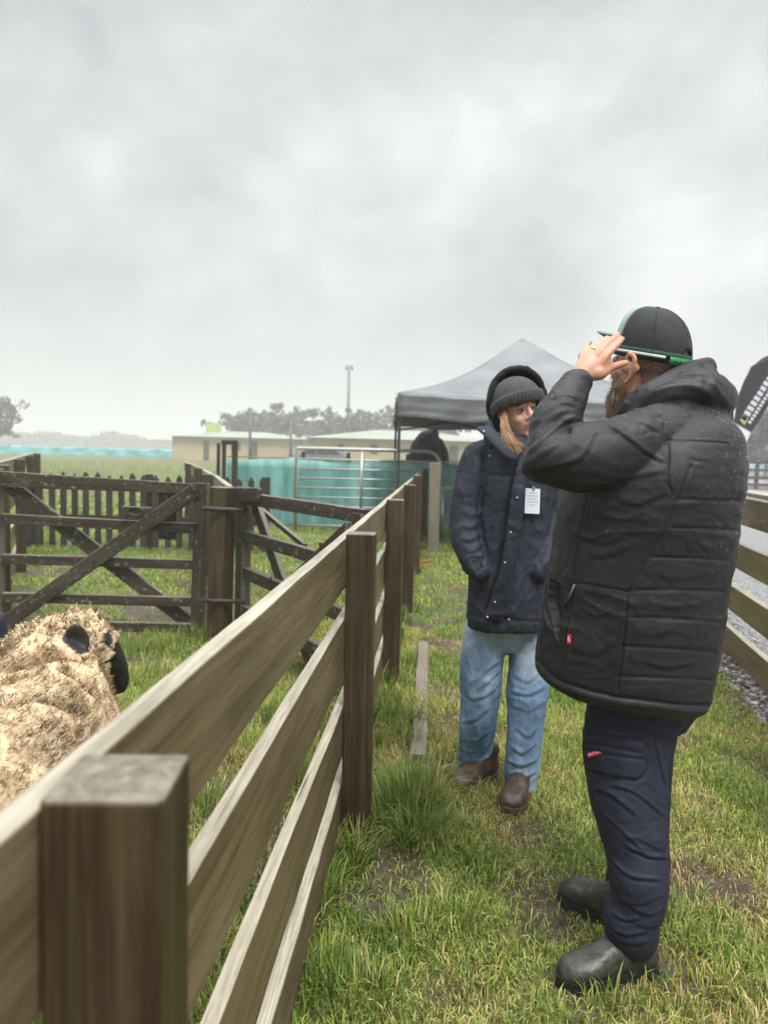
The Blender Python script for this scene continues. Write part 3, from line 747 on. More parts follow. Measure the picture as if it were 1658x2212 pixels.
shed('long cream shed with a pale green hipped roof left of the gazebo', fx_(668, 62), fx_(1075, 62), 62, 12, 2.35, 3.25, [('door', fx_(970, 62), fx_(990, 62), 0, 2.0), ('window', fx_(800, 62), fx_(815, 62), 1.2, 1.9), ('window', fx_(730, 62), fx_(742, 62), 1.2, 1.9)])
shed('cream shed with a low pale roof beyond the two thin poles', fx_(372, 78), fx_(655, 78), 78, 10, 2.4, 3.1, [('door', fx_(540, 78), fx_(556, 78), 0, 2.1), ('window', fx_(500, 78), fx_(520, 78), 1.1, 1.9), ('door', fx_(440, 78), fx_(452, 78), 0, 2.0)])
lime = plain('lime_panel', (.42, .58, .12), .5, .2, 1.2)
lb = thing('lime_hoarding', 'lime green hoarding raised above the far cream shed', 'sign', (fx_(461, 92), 92, 0))
za, zb = P(461, 944, 92).z, P(461, 916, 92).z
link('panel', board_mesh((fx_(445, 92), 92, (za + zb) / 2), (fx_(477, 92), 92, (za + zb) / 2), .3, zb - za, bev=0), lime, lb)
link('top_rail', board_mesh((fx_(443, 92), 92, zb + .1), (fx_(479, 92), 92, zb + .1), .2, .16, bev=0), plain('grey_blue_trim', (.3, .38, .42), .5), lb)
for px in (449, 461, 473): link('leg', board_mesh((fx_(px, 92.3), 92.3, 0), (fx_(px, 92.3), 92.3, zb), .15, .15, up=(0, 1, 0), bev=0), dark_metal, lb)
gm = plain('grey_pole', (.13, .13, .14), .5, .1)
mt = thing('floodlight_mast', 'tall pale floodlight mast rising above the trees', 'mast', (fx_(752, 118), 118, 0))
ztop = P(752, 797, 118).z; mx0 = P(752, 880, 118).x
link('pole', pipe_mesh([(mx0, 118, 0), (mx0, 118, ztop)], [.32, .22], 10), gm, mt)
for s in (-1, 0, 1): link('lamp_head', board_mesh((mx0 + s * .42 - .16, 118, ztop + .25), (mx0 + s * .42 + .16, 118, ztop + .25), .3, .55, bev=.03), gm, mt)
link('crossbar', board_mesh((mx0 - .7, 118, ztop - .05), (mx0 + .7, 118, ztop - .05), .14, .14, bev=0), gm, mt)
for px, pt, yy, lab in ((540, 880, 46, 'thin dark pole left of the other pole before the far shed'), (628, 912, 46, 'shorter thin dark pole between the two cream sheds')):
    q = thing('utility_pole', lab, 'pole', (fx_(px, yy), yy, 0), 'thin poles before the far sheds')
    zt_ = P(px, pt, yy).z; link('pole', pipe_mesh([(fx_(px, yy), yy, 0), (fx_(px, yy), yy, zt_)], [.11, .07], 8), gm, q)
    link('crossarm', board_mesh((fx_(px, yy) - .16, yy, zt_ - .12), (fx_(px, yy) + .16, yy, zt_ - .12), .08, .08, bev=0), gm, q)
# grey car beyond the cloth
cy = 50; ccx = fx_(690, cy)
car = thing('parked_car', 'grey car parked in front of the long cream shed', 'car', (ccx, cy, 0))
prof = [(-2.1, .45), (-2.1, .85), (-1.9, 1.0), (-1.2, 1.05), (-.6, 1.55), (.9, 1.58), (1.7, 1.1), (2.1, 1.0), (2.15, .45)]
V = [(ccx + a, cy - .85, z) for a, z in prof] + [(ccx + a, cy + .85, z) for a, z in prof]; n = len(prof)
me = np_mesh('body', V, [tuple(range(n)), tuple(range(2 * n - 1, n - 1, -1))] + [(i, n + i, n + (i + 1) % n, (i + 1) % n) for i in range(n)])
link('body', me, MB('grey_car_paint').base((.20, .21, .23), .3, Metallic=.4).m, car)
gl = MB('car_glass').base((.03, .035, .04), .08).m
link('window', np_mesh('w', [(ccx - 1.0, cy - .86, 1.08), (ccx - .15, cy - .86, 1.08), (ccx - .15, cy - .86, 1.48), (ccx - .55, cy - .86, 1.48)], [(0, 1, 2, 3)]), gl, car)
link('window', np_mesh('w', [(ccx - .08, cy - .86, 1.08), (ccx + 1.4, cy - .86, 1.10), (ccx + .85, cy - .86, 1.49), (ccx - .08, cy - .86, 1.49)], [(0, 1, 2, 3)]), gl, car)
tyre = plain('tyre_rubber', (.02, .02, .02), .7)
for a in (-1.35, 1.35):
    for s in (-1, 1): link('wheel', pipe_mesh([(ccx + a, cy + s * .75, .33), (ccx + a, cy + s * .92, .33)], .33, 18), tyre, car)

# ================================================================== TREES
m = MB('gum_foliage'); at = m.attr('col', 'Color'); m.base(at, .6); leaf_m = m.m
m = MB('gum_bark'); o = m.obj(); m.base(m.ramp(m.noise(m.map(o, (3, 3, .6)), 1.5, 4), [(.35, (.10, .085, .07)), (.65, (.24, .215, .19))]), .8); bark_m = m.m
def tree(label, x, y, h, spread, seed, leaves=2600, leaf=.42, group=None, low=.28, name='gum_tree'):
    r = np.random.default_rng(seed); rr = random.Random(seed)
    t = thing(name, label, 'tree', (x, y, 0), group)
    mes = []; tips = []
    base = Vector((x, y, 0)); top = Vector((x + rr.uniform(-.6, .6), y, h * .62))
    tr = spline([base, base + Vector((rr.uniform(-.2, .2), 0, h * .2)), top * .5 + base * .5 + Vector((rr.uniform(-.3, .3), 0, h * .06)), top], 4)
    mes.append(pipe_mesh([Vector(q) for q in tr], list(np.linspace(h * .028, h * .010, len(tr))), 7))
    for k in range(rr.randint(7, 10)):
        s = Vector(tr[int(rr.uniform(.35, .98) * (len(tr) - 1))]); a = rr.uniform(0, 6.28)
        ln = spread * rr.uniform(.45, 1.0); e_ = s + Vector((math.cos(a) * ln, math.sin(a) * ln * .8, h * rr.uniform(.08, .36)))
        e_.z = min(e_.z, h * .95); mid = s.lerp(e_, .5) + Vector((0, 0, h * .03))
        mes.append(pipe_mesh([s, mid, e_], [h * .011, h * .007, h * .003], 5)); tips.append((e_, rr.uniform(.55, 1.15))); tips.append((mid + Vector((rr.uniform(-1, 1) * spread * .25, 0, h * .10)), rr.uniform(.4, .8)))
    tips.append((top + Vector((0, 0, h * .22)), 1.0))
    link('trunk', join_meshes(mes), bark_m, t)
    cl = []
    for c, s in tips:
        for j in range(rr.randint(4, 7)):
            cl.append((c + Vector((r.normal() * spread * .20, r.normal() * spread * .2, r.normal() * h * .055)), s * spread * rr.uniform(.12, .26), rr.uniform(.7, 1.3)))
    n_ = leaves; ci = r.integers(0, len(cl), n_)
    cc = np.array([list(c[0]) for c in cl])[ci]; rad = np.array([c[1] for c in cl])[ci]; br = np.array([c[2] for c in cl])[ci]
    dirv = r.normal(size=(n_, 3)); dirv /= np.linalg.norm(dirv, axis=1)[:, None]
    pos = cc + dirv * (rad * r.random(n_) ** .45)[:, None] * np.array([1, 1, .75]); pos[:, 2] = np.maximum(pos[:, 2], h * low)
    u_ = r.normal(size=(n_, 3)); u_[:, 2] -= .5; u_ /= np.linalg.norm(u_, axis=1)[:, None]; v_ = np.cross(u_, r.normal(size=(n_, 3))); v_ /= np.linalg.norm(v_, axis=1)[:, None]
    sz = (leaf * (0.6 + .8 * r.random(n_)))[:, None]
    Vv = np.stack([pos - u_ * sz, pos + v_ * sz * .45, pos + u_ * sz, pos - v_ * sz * .45], 1).reshape(-1, 3)
    me = fast_mesh('crown', Vv, np.arange(4 * n_), np.arange(n_) * 4, np.full(n_, 4))
    col = np.array([.085, .088, .060]) * (br * (.7 + .6 * r.random(n_)))[:, None]; col = np.repeat(np.concatenate([col, np.ones((n_, 1))], 1), 4, 0)
    set_attr(me, 'col', col); link('crown', me, leaf_m, t); return t
TY = 112
for k, (px, top, spr, lab) in enumerate([(548, 888, 3.4, 'leftmost grey gum of the row behind the sheds, the broadest and lowest'), (600, 868, 3.8, 'grey gum just right of the leftmost one behind the far shed'), (664, 872, 3.4, 'grey gum between the second pole and the mast'), (722, 876, 3.0, 'grey gum just left of the floodlight mast'),
                                       (782, 884, 3.2, 'grey gum just right of the floodlight mast'), (838, 876, 3.2, 'grey gum showing left of the gazebo leg'), (896, 896, 3.4, 'grey gum showing under the gazebo roof'), (964, 904, 3.2, 'grey gum behind the hooded figure beyond the gate')]):
    tree(lab, fx_(px, TY + (k % 3) * 5), TY + (k % 3) * 5, P(px, top, TY + (k % 3) * 5).z, spr * 1.25, 40 + k, 2500, .34, 'gum trees behind the far sheds')
tree('grey gum tree standing alone at the left edge of the field', fx_(-14, 105), 105, P(0, 850, 105).z, 3.4, 90, 2300, .34)
for k, (px, top, yy) in enumerate([(1600, 905, 62), (1655, 880, 58), (1720, 890, 60)]):
    tree(['grey gum behind the foot of the black banner', 'tall grey gum right behind the black banner', 'grey gum beyond the right end of the dark far fence'][k], fx_(px, yy), yy, P(px, top, yy).z, 3.6, 120 + k, 4200, .28, 'gum trees beyond the lane', .02)
# faint treeline on the horizon
r = np.random.default_rng(5); V = []; cl = []
n_ = 16000; xs = r.uniform(-330, -20, n_); hh = 3.2 + 4.5 * np.clip(fnoise(np.stack([xs, xs * 0], 1), .05, 3) + .25, 0, 1) + 2.5 * np.clip(fnoise(np.stack([xs, xs * 0 + 7], 1), .25, 2), 0, 1)
pos = np.stack([xs, 330 + r.normal(size=n_) * 6, hh * r.random(n_) ** .7], 1)
u_ = r.normal(size=(n_, 3)); u_ /= np.linalg.norm(u_, axis=1)[:, None]; v_ = np.cross(u_, r.normal(size=(n_, 3))); v_ /= np.linalg.norm(v_, axis=1)[:, None]
Vv = np.stack([pos - u_ * .9, pos + v_ * .6, pos + u_ * .9, pos - v_ * .6], 1).reshape(-1, 3)
me = fast_mesh('treeline', Vv, np.arange(4 * n_), np.arange(n_) * 4, np.full(n_, 4)); set_attr(me, 'col', np.tile([.07, .08, .05, 1], (4 * n_, 1)))
tl = stuff(link('treeline', me, leaf_m)); tl['label'] = 'faint line of trees along the left horizon'; tl['category'] = 'treeline'

# ================================================================== HAZE
hm = bpy.data.materials.new('rain_haze'); hm.use_nodes = True; t_ = hm.node_tree
for n in list(t_.nodes): t_.nodes.remove(n)
oo = t_.nodes.new('ShaderNodeOutputMaterial'); pv = t_.nodes.new('ShaderNodeVolumePrincipled')
pv.inputs['Color'].default_value = (.97, .98, .98, 1); pv.inputs['Density'].default_value = .0034; pv.inputs['Anisotropy'].default_value = 0.2
t_.links.new(pv.outputs[0], oo.inputs['Volume'])
bm = bmesh.new(); bmesh.ops.create_cube(bm, size=1.0)
for v in bm.verts: v.co = Vector((v.co.x * 1900, 720 + v.co.y * 1580, 11.2 + v.co.z * 24.6))
me = bpy.data.meshes.new('haze'); bm.to_mesh(me); bm.free()
hz_o = stuff(link('haze', me, hm)); hz_o['label'] = 'rain haze hanging over the whole field'; hz_o['category'] = 'haze'
# ================================================================== SURFACE HELPERS FOR FIGURES
def inside(poly, X, Y):
    r = np.zeros(len(X), bool); n = len(poly); j = n - 1
    for i in range(n):
        xi, yi = poly[i]; xj, yj = poly[j]
        c = ((yi > Y) != (yj > Y)) & (X < (xj - xi) * (Y - yi) / (yj - yi + 1e-12) + xi); r ^= c; j = i
    return r
RT = np.array(ROT.transposed())
def proj_np(V):
    q = (V - np.array([0, 0, CAMZ])) @ RT.T
    return 829 + F * q[:, 0] / -q[:, 2], 1105.5 - F * q[:, 1] / -q[:, 2]
def facing(V, Nn): return ((V - np.array([0, 0, CAMZ])) * Nn).sum(1) < 0
def region(sc, poly, amp, soft=None):
    X, Y = proj_np(sc.V); k = inside(poly, X, Y) & facing(sc.V, sc.N); sc.D[k] += amp; return k
def sample_surface(me, n, seed=1, keep=None):
    r = np.random.default_rng(seed); me.calc_loop_triangles(); nt_ = len(me.loop_triangles)
    t = np.empty(nt_ * 3, np.int32); me.loop_triangles.foreach_get('vertices', t); t = t.reshape(-1, 3)
    V = co_of(me); Nn = no_of(me); a, b, c = V[t[:, 0]], V[t[:, 1]], V[t[:, 2]]
    ar = np.linalg.norm(np.cross(b - a, c - a), axis=1); ar /= ar.sum(); i = r.choice(nt_, n, p=ar)
    u, v = r.random(n), r.random(n); f = u + v > 1; u[f] = 1 - u[f]; v[f] = 1 - v[f]
    p = a[i] + (b[i] - a[i]) * u[:, None] + (c[i] - a[i]) * v[:, None]
    q = Nn[t[i, 0]]; return p, q / np.maximum(np.linalg.norm(q, axis=1), 1e-6)[:, None]
def patch(name, sc, px, py, wpx, hpx, ang, m_, parent, thick=.0035, lift=.001, off=0.0):
    """A small sewn-on label lying on a sculpted surface where it is seen at (px, py)."""
    h, nn = sc.hit(px, py); d = h.y / F; nn = nn.normalized()
    if off: nn = nn
    rgt = Vector((1, 0, 0)); rgt = (rgt - nn * rgt.dot(nn)).normalized(); up = nn.cross(rgt).normalized()
    if up.z < 0: up = -up
    ca, sa = math.cos(ang), math.sin(ang); rx = rgt * ca - up * sa; uy = up * ca + rgt * sa
    c = h + nn * (lift + thick / 2)
    me = board_mesh(c - rx * wpx * d / 2, c + rx * wpx * d / 2, hpx * d, thick, up=nn, bev=.0008)
    return link(name, me, m_, parent), c + nn * thick / 2, rx, uy, nn, d

# ================================================================== SHEEP
shp_loc = (-.93, 1.2, 0)
sheep = thing('sheep', 'woolly cream sheep with a black face and ears looking over the pen from the left', 'sheep', shp_loc)
hd = P(170, 1395, 2.08)
body_parts = [
    limb([((-1.06, .70, .60), .16, .17), ((-1.02, .85, .60), .235, .225), ((-.95, 1.15, .60), .255, .23), ((-.90, 1.45, .605), .245, .215), ((-.865, 1.66, .625), .21, .185), ((-.85, 1.78, .66), .15, .15)], 40, 5),
    limb([((-.875, 1.55, .63), .20, .18), (P(100, 1560, 1.78), .165, .16), (P(100, 1436, 1.99), .122, .122), (P(150, 1395, 2.07), .095, .098)], 32, 5),
    ball(P(166, 1385, 2.07), (.092, .09, .085), 3),
    ball(P(205, 1432, 2.05), (.036, .045, .06), 3),
    limb([(hd, .075, .075), (P(212, 1400, 2.09), .058, .060), (P(238, 1432, 2.13), .044, .046), (P(252, 1466, 2.16), .036, .037), (P(253, 1484, 2.165), .030, .027)], 28, 5),
    ball(P(248, 1490, 2.15), (.020, .022, .014), 2)]
def sheep_leg(pts): return limb([(Vector(p), r, r * 1.1) for p, r in pts], 16, 4)
body_parts += [
    sheep_leg([((-.99, 1.55, .52), .075), ((-.985, 1.56, .36), .042), ((-.98, 1.555, .22), .024), ((-.98, 1.56, .06), .020), ((-.98, 1.58, .01), .028)]),
    sheep_leg([((-.75, 1.55, .52), .075), ((-.755, 1.56, .36), .042), ((-.76, 1.555, .22), .024), ((-.76, 1.56, .06), .020), ((-.76, 1.58, .01), .028)]),
    sheep_leg([((-1.16, .86, .52), .095), ((-1.16, .92, .38), .055), ((-1.155, .80, .25), .028), ((-1.15, .82, .07), .021), ((-1.15, .85, .01), .028)]),
    sheep_leg([((-.90, .86, .52), .095), ((-.90, .92, .38), .055), ((-.895, .80, .25), .028), ((-.89, .82, .07), .021), ((-.89, .85, .01), .028)])]
# ears: shallow cupped leaves
def ear(c, axl, axw, axn):
    me = ball(c, [axl, axw, axn], 3); V = co_of(me); q = V - np.array(c)
    n_ = np.array(axn.normalized()); a = q @ np.array(axl.normalized()) / axl.length; b = q @ np.array(axw.normalized()) / axw.length
    V = V - n_[None, :] * (.016 * np.clip(1 - a * a - b * b, 0, 1))[:, None] * ((q @ n_) > 0)[:, None]
    set_co(me, V); return me
ec = P(167, 1382, 1.905)
body_parts.append(ear(ec, Vector((-.004, -.008, .044)), Vector((.029, .010, .002)), Vector((.004, -.013, .002))))
body_parts.append(limb([(P(158, 1400, 2.02), .016, .014), (P(160, 1398, 1.97), .014, .012), (P(163, 1392, 1.94), .015, .011)], 10, 3))
body_parts.append(ear(P(148, 1372, 2.2), Vector((.006, .010, .036)), Vector((.028, -.008, -.002)), Vector((-.004, .012, .002))))
sb = fuse(body_parts, .0055, 6, .5, 'body')
V = co_of(sb); X, Y = proj_np(V)
# black face: the part of the head beyond the cheek wool, and the ears and lower legs
ax0, ax1 = np.array(P(214, 1400, 2.09)), np.array(P(253, 1478, 2.16)); axd = (ax1 - ax0) / np.linalg.norm(ax1 - ax0)
s_ = (V - ax0) @ axd; dist = np.linalg.norm((V - ax0) - s_[:, None] * axd, axis=1)
face = (s_ > -.004 + .012 * np.sin(V[:, 2] * 150)) & (dist < .075) & (V[:, 1] > 2.0)
brow = (np.linalg.norm(V - np.array(P(222, 1384, 2.06)), axis=1) < .026)
earm = (np.linalg.norm((V - np.array(ec)) / np.array([.036, .034, .050]), axis=1) < 1.0) | (np.linalg.norm((V - np.array(P(148, 1372, 2.2))) / np.array([.036, .03, .046]), axis=1) < 1.0)
blk = (face | brow | earm | (V[:, 2] < .33)).astype(float)
sc = Sculpt(sb); wm = 1 - blk
bil = np.abs(vnoise(sc.V + .02 * np.stack([vnoise(sc.V, 30), vnoise(sc.V + 4, 30), vnoise(sc.V + 8, 30)], 1), 58)); bil2 = np.abs(vnoise(sc.V + 31, 85))
sc.noise(.012, 14, o=2, mask=wm); hw_ = np.clip((sc.V[:, 1] - 1.80) / .12, .22, 1); sc.D += wm * hw_ * (.012 * np.clip(bil * 1.9, 0, 1) ** .6 + .007 * np.clip(bil2 * 1.8, 0, 1) ** .6 - .010)
crs = sc.trace([(20, 1462), (60, 1440), (108, 1416), (150, 1414), (190, 1430)]); sc.line(crs, -.040, .016, False); crs0 = sc.trace([(30, 1436), (64, 1420), (108, 1402), (148, 1404), (180, 1414)]); sc.line(crs0, -.050, .020, False)
crs2 = sc.trace([(120, 1436), (180, 1470), (215, 1505)])
sc.line(crs2, -.022, .014)
sc.photo([(0, 1530), (90, 1505), (190, 1545)], -.014, .012)
sc.done()
set_attr(sb, 'blk', blk, 'FLOAT')
m = MB('sheep_skin'); bk = m.attr('blk', 'Fac'); o = m.obj()
m.base(m.mix(bk, m.ramp(m.noise(o, 40, 3), [(.35, (.46, .33, .19)), (.65, (.70, .55, .36))]), m.ramp(m.noise(o, 60, 3), [(.35, (.010, .009, .009)), (.7, (.030, .027, .026))])), m.math('SUBTRACT', .85, m.math('MULTIPLY', bk, .2)))
m.bump(m.noise(o, 220, 3), .4, .003)
sheep_body = link('body', sb, m.m, sheep)
eye_m = MB('dark_eye').base((.01, .008, .006), .08).m
link('eye', ball(P(226, 1388, 2.055), (.010, .008, .011), 2), eye_m, sheep)
# fleece: curled locks growing out of the skin
tmp = bpy.data.meshes.new('tmp'); bm = bmesh.new(); bm.from_mesh(sb); bm.to_mesh(tmp); bm.free(); tmp.transform(Matrix.Translation(Vector(shp_loc)))
p, q = sample_surface(tmp, 290000, 11)
kd_b = np.zeros(len(p), bool)
s_ = (p - ax0) @ axd; dist = np.linalg.norm((p - ax0) - s_[:, None] * axd, axis=1)
kd_b |= (s_ > -.012) & (dist < .075) & (p[:, 1] > 2.0)
kd_b |= (np.linalg.norm((p - np.array(ec)) / np.array([.044, .050, .054]), axis=1) < 1.0) | (np.linalg.norm(p - np.array(P(222, 1384, 2.06)), axis=1) < .028) | (p[:, 2] < .36) | (np.linalg.norm(p - np.array(P(148, 1372, 2.2)), axis=1) < .042)
p, q = p[~kd_b], q[~kd_b]; n_ = len(p); r = np.random.default_rng(5)
cl = np.stack([vnoise(p + 3, 110), vnoise(p + 11, 110), vnoise(p + 29, 110)], 1)       # neighbouring fibres curl the same way
headw = np.clip((p[:, 1] - 1.85) / .15, 0, 1)[:, None]
flow = np.array([-.1, -.75, -.35]) * (1 - headw) + np.array([0, 0, .1]) * headw
bw = 1 - .62 * headw
t1 = q * .30 + flow * 1.0 * bw + cl * (.45 + .55 * headw) + r.normal(size=(n_, 3)) * .16; t1 /= np.linalg.norm(t1, axis=1)[:, None]
t2 = q * .02 + flow * .9 * bw + cl[:, [1, 2, 0]] * (.55 + .65 * headw) + cl * .4 + r.normal(size=(n_, 3)) * .25; t2 /= np.linalg.norm(t2, axis=1)[:, None]
t3 = t2 * .6 - t1 * .3 + np.stack([cl[:, 1], cl[:, 2], cl[:, 0]], 1) * 1.1; t3 /= np.linalg.norm(t3, axis=1)[:, None]
L_ = (.014 + .010 * r.random(n_)) * (1 - .5 * headw[:, 0]) * (1 + .45 * vnoise(p, 18)); L_ = L_[:, None]
wd_ = (.0005 + .0005 * r.random(n_))[:, None]
sd_ = np.cross(t1, q); sd_ /= np.linalg.norm(sd_, axis=1)[:, None]
p0 = p - q * .003; p1 = p0 + t1 * L_ * .8; p2 = p1 + t2 * L_ * .6; p3 = p2 + t3 * L_ * .4
Vv = np.stack([p0 - sd_ * wd_, p0 + sd_ * wd_, p1 + sd_ * wd_, p1 - sd_ * wd_, p2 + sd_ * wd_ * .8, p2 - sd_ * wd_ * .8, p3], 1).reshape(-1, 3)
b_ = (np.arange(n_) * 7)[:, None]; loops = (b_ + np.array([[0, 1, 2, 3, 3, 2, 4, 5, 5, 4, 6]])).ravel()
me = fast_mesh('fleece', Vv, loops, ((np.arange(n_) * 11)[:, None] + np.array([[0, 4, 8]])).ravel(), np.tile([4, 4, 3], n_)); smooth(me)
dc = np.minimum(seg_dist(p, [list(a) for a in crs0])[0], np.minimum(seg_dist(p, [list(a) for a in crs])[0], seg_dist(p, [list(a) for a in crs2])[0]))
nrm = np.stack([q + .25 * t1 * k_ + .30 * cl for k_ in (0, 0, .6, .6, 1, 1, 1.2)], 1).reshape(-1, 3); nrm /= np.linalg.norm(nrm, axis=1)[:, None]
me.normals_split_custom_set_from_vertices(nrm.astype(np.float32))     # fibres shade with the fleece they lie in
tone = np.clip(.60 + .40 * vnoise(p, 9) + .35 * vnoise(p, 40) + .24 * r.normal(size=n_) - .75 * np.exp(-(dc / .040) ** 2), 0, 1)[:, None]     # crease shade painted into the browner, soiled neck wool
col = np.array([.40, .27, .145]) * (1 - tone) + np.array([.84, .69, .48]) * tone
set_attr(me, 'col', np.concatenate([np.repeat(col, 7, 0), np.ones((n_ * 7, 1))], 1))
m = MB('fleece_wool'); at = m.attr('col', 'Color'); m.base(at, .65)
tr_ = m.new('ShaderNodeBsdfTranslucent'); m.put(tr_.inputs[0], at); mxs = m.new('ShaderNodeMixShader'); mxs.inputs[0].default_value = .08
m.l.new(m.b.outputs[0], mxs.inputs[1]); m.l.new(tr_.outputs[0], mxs.inputs[2]); m.l.new(mxs.outputs[0], m.n['Material Output'].inputs['Surface'])
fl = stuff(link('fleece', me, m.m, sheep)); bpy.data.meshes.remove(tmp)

# navy bundle with a red strap at the very edge behind the sheep
bl = P(-14, 1345, 3.3)
bn_ = thing('kit_bag', 'dark navy bag with a red strap, cut off by the left edge', 'bag', (bl.x - .05, 3.3, 0))
hgt = bl.z + .08
bmeh = fuse([limb([((bl.x - .14, 3.3, .14), .16, .13), ((bl.x - .10, 3.3, hgt * .5), .17, .13), ((bl.x - .03, 3.3, hgt - .07), .09, .08)], 24, 4), ball((bl.x - .12, 3.3, .10), (.2, .16, .10), 3)], .012, 6, .5, 'bag_body')
sc = Sculpt(bmeh); sc.noise(.012, 9); sc.noise(.005, 30); sc.done()
link('bag_body', bmeh, plain('navy_nylon', (.020, .022, .045), .5, .3, 9, .4, 90), bn_)
link('strap', pipe_mesh(spline([(bl.x + .085, 3.16, .02), (bl.x + .105, 3.17, hgt * .45), (bl.x + .08, 3.18, hgt * .8), (bl.x - .1, 3.16, hgt * .9)], 6).tolist(), .016, 8), plain('red_strap', (.45, .03, .05), .5), bn_)
# orange twine scrap
ot = thing('twine_scrap', 'orange scrap of baling twine lying in the grass by the fence posts', 'twine', tuple(G(924, 1222)))
tp_ = [G(912 + 18 * math.sin(k * 1.7), 1226 - k * 2.4) + Vector((0, 0, .02 + .02 * abs(math.sin(k * 1.3)))) for k in range(6)]
link('strand', pipe_mesh(spline(tp_, 4).tolist(), .005, 6), plain('orange_twine', (.65, .17, .06), .6), ot)
# ================================================================== PEOPLE: SHARED BUILDERS
def frame3(f, up):
    f = Vector(f).normalized(); up = Vector(up); l_ = up.cross(f).normalized(); u = f.cross(l_).normalized()
    return f, l_, u
class Local:
    """Local frame: x forward, y to the figure's left, z up."""
    def __init__(s, o, f, up=(0, 0, 1)): s.o = Vector(o); s.f, s.l, s.u = frame3(f, up)
    def p(s, x, y=0, z=0):
        if not isinstance(x, (int, float)): x, y, z = x
        return s.o + s.f * x + s.l * y + s.u * z
    def v(s, x, y, z): return s.f * x + s.l * y + s.u * z
    def mat(s):
        m_ = Matrix.Identity(4)
        for i in range(3): m_[i][0], m_[i][1], m_[i][2], m_[i][3] = s.f[i], s.l[i], s.u[i], s.o[i]
        return m_
    def ball(s, c, r, n=3): return ball(s.p(*c), [s.v(r[0], 0, 0), s.v(0, r[1], 0), s.v(0, 0, r[2])], n)
    def limb(s, pts, n=20, sub=4, side=(0, 1, 0)): return limb([(s.p(*c), a, b, s.v(*side)) for c, a, b in pts], n, sub)
def head_parts(h, k=1.0, fem=False, ear=1.0, edx=0.0, edz=0.0):
    S = lambda c: tuple(x * k for x in c)
    o = [h.ball(S((-.006, 0, .030)), S((.098, .077, .090))), h.ball(S((.034, 0, -.032)), S((.062, .060, .086))),
         h.ball(S((.038, 0, -.088)), S((.044, .048 if not fem else .042, .034))), h.ball(S((.076, 0, -.104)), S((.019, .022, .018))),
         h.ball(S((.076, 0, .024)), S((.019, .050, .012))),
         h.limb([(S((.090, 0, .020)), .008 * k, .009 * k), (S((.106, 0, -.010)), .009 * k, .010 * k), (S((.120, 0, -.030)), .012 * k, .011 * k)], 14, 3),
         h.ball(S((.101, .012, -.036)), S((.011, .008, .008))), h.ball(S((.101, -.012, -.036)), S((.011, .008, .008))),
         h.ball(S((.056, .034, -.034)), S((.032, .026, .028))), h.ball(S((.056, -.034, -.034)), S((.032, .026, .028))),
         h.ball(S((.092, 0, -.061)), S((.011, .024, .0065))), h.ball(S((.090, 0, -.073)), S((.011, .020, .0070)))]
    S0 = S; S = lambda c: S0((c[0] * ear + edx, c[1] + (ear - 1) * .02 * (1 if c[1] > 0 else -1), c[2] * ear + edz))
    for s in (1, -1):
        o.append(h.limb([(S((.006, s * .074, .012)), .006 * k, .008 * k), (S((-.004, s * .082, .022)), .005 * k, .008 * k), (S((-.018, s * .086, .016)), .005 * k, .008 * k), (S((-.020, s * .085, -.006)), .005 * k, .007 * k), (S((-.010, s * .079, -.028)), .006 * k, .007 * k), (S((0, s * .074, -.034)), .007 * k, .006 * k)], 10, 3))
        o.append(h.ball(S((-.006, s * .075, -.004)), S((.016, .006, .026)), 2))
    return o
def eyes(h, k, parent):
    for s in (1, -1):
        e = link('eye', h.ball((.081 * k, s * .032 * k, 0), (.0125 * k, .0135 * k, .0105 * k), 3), eye_white, parent)
        link('iris', h.ball((.0905 * k, s * .031 * k, 0), (.0042 * k, .0062 * k, .0062 * k), 2), eye_m, e)
def hand_parts(h, k=1.0, fingers=None, thumb=None):
    """h: frame with origin at the wrist, x towards the fingertips, y towards the thumb side, z out of the back of the hand."""
    o = [h.limb([((-.03, 0, 0), .027 * k, .022 * k), ((.005, .0, 0), .028 * k, .018 * k), ((.045 * k, .002, 0), .040 * k, .016 * k), ((.088 * k, 0, 0), .042 * k, .013 * k)], 20, 4)]
    base = [(.088, .030), (.094, .010), (.090, -.011), (.080, -.031)]; ln = [(.040, .024, .020), (.045, .028, .021), (.041, .026, .020), (.032, .020, .018)]; rad = [.0092, .0095, .0090, .0080]
    fingers = fingers or [(-.25, .05), (-.35, .02), (-.4, -.02), (-.45, -.05)]
    for (bx, by), l3, r_, (curl, spread) in zip(base, ln, rad, fingers):
        p = Vector((bx * k, by * k, .001)); a = 0.0; pts = [((bx - .03) * k, by * k * .9, 0)]; pts.append(tuple(p)); c = curl
        for i, l_ in enumerate(l3):
            a += c * (.6, 1.0, .7)[i]; d = Vector((math.cos(a) * math.cos(spread), math.cos(a) * math.sin(spread), math.sin(a))); p = p + d * l_ * k; pts.append(tuple(p))
        o.append(h.limb([(q, r_ * k * s, r_ * k * s) for q, s in zip(pts, (1.0, 1.05, 1.0, .92, .78))], 12, 4))
    th = thumb or [(.012, .022, -.004), (.036, .050, -.012), (.062, .066, -.016), (.086, .076, -.020)]
    o.append(h.limb([(tuple(x * k for x in q), r_ * k, r_ * k) for q, r_ in zip(th, (.015, .0125, .0105, .0085))], 12, 4))
    return o
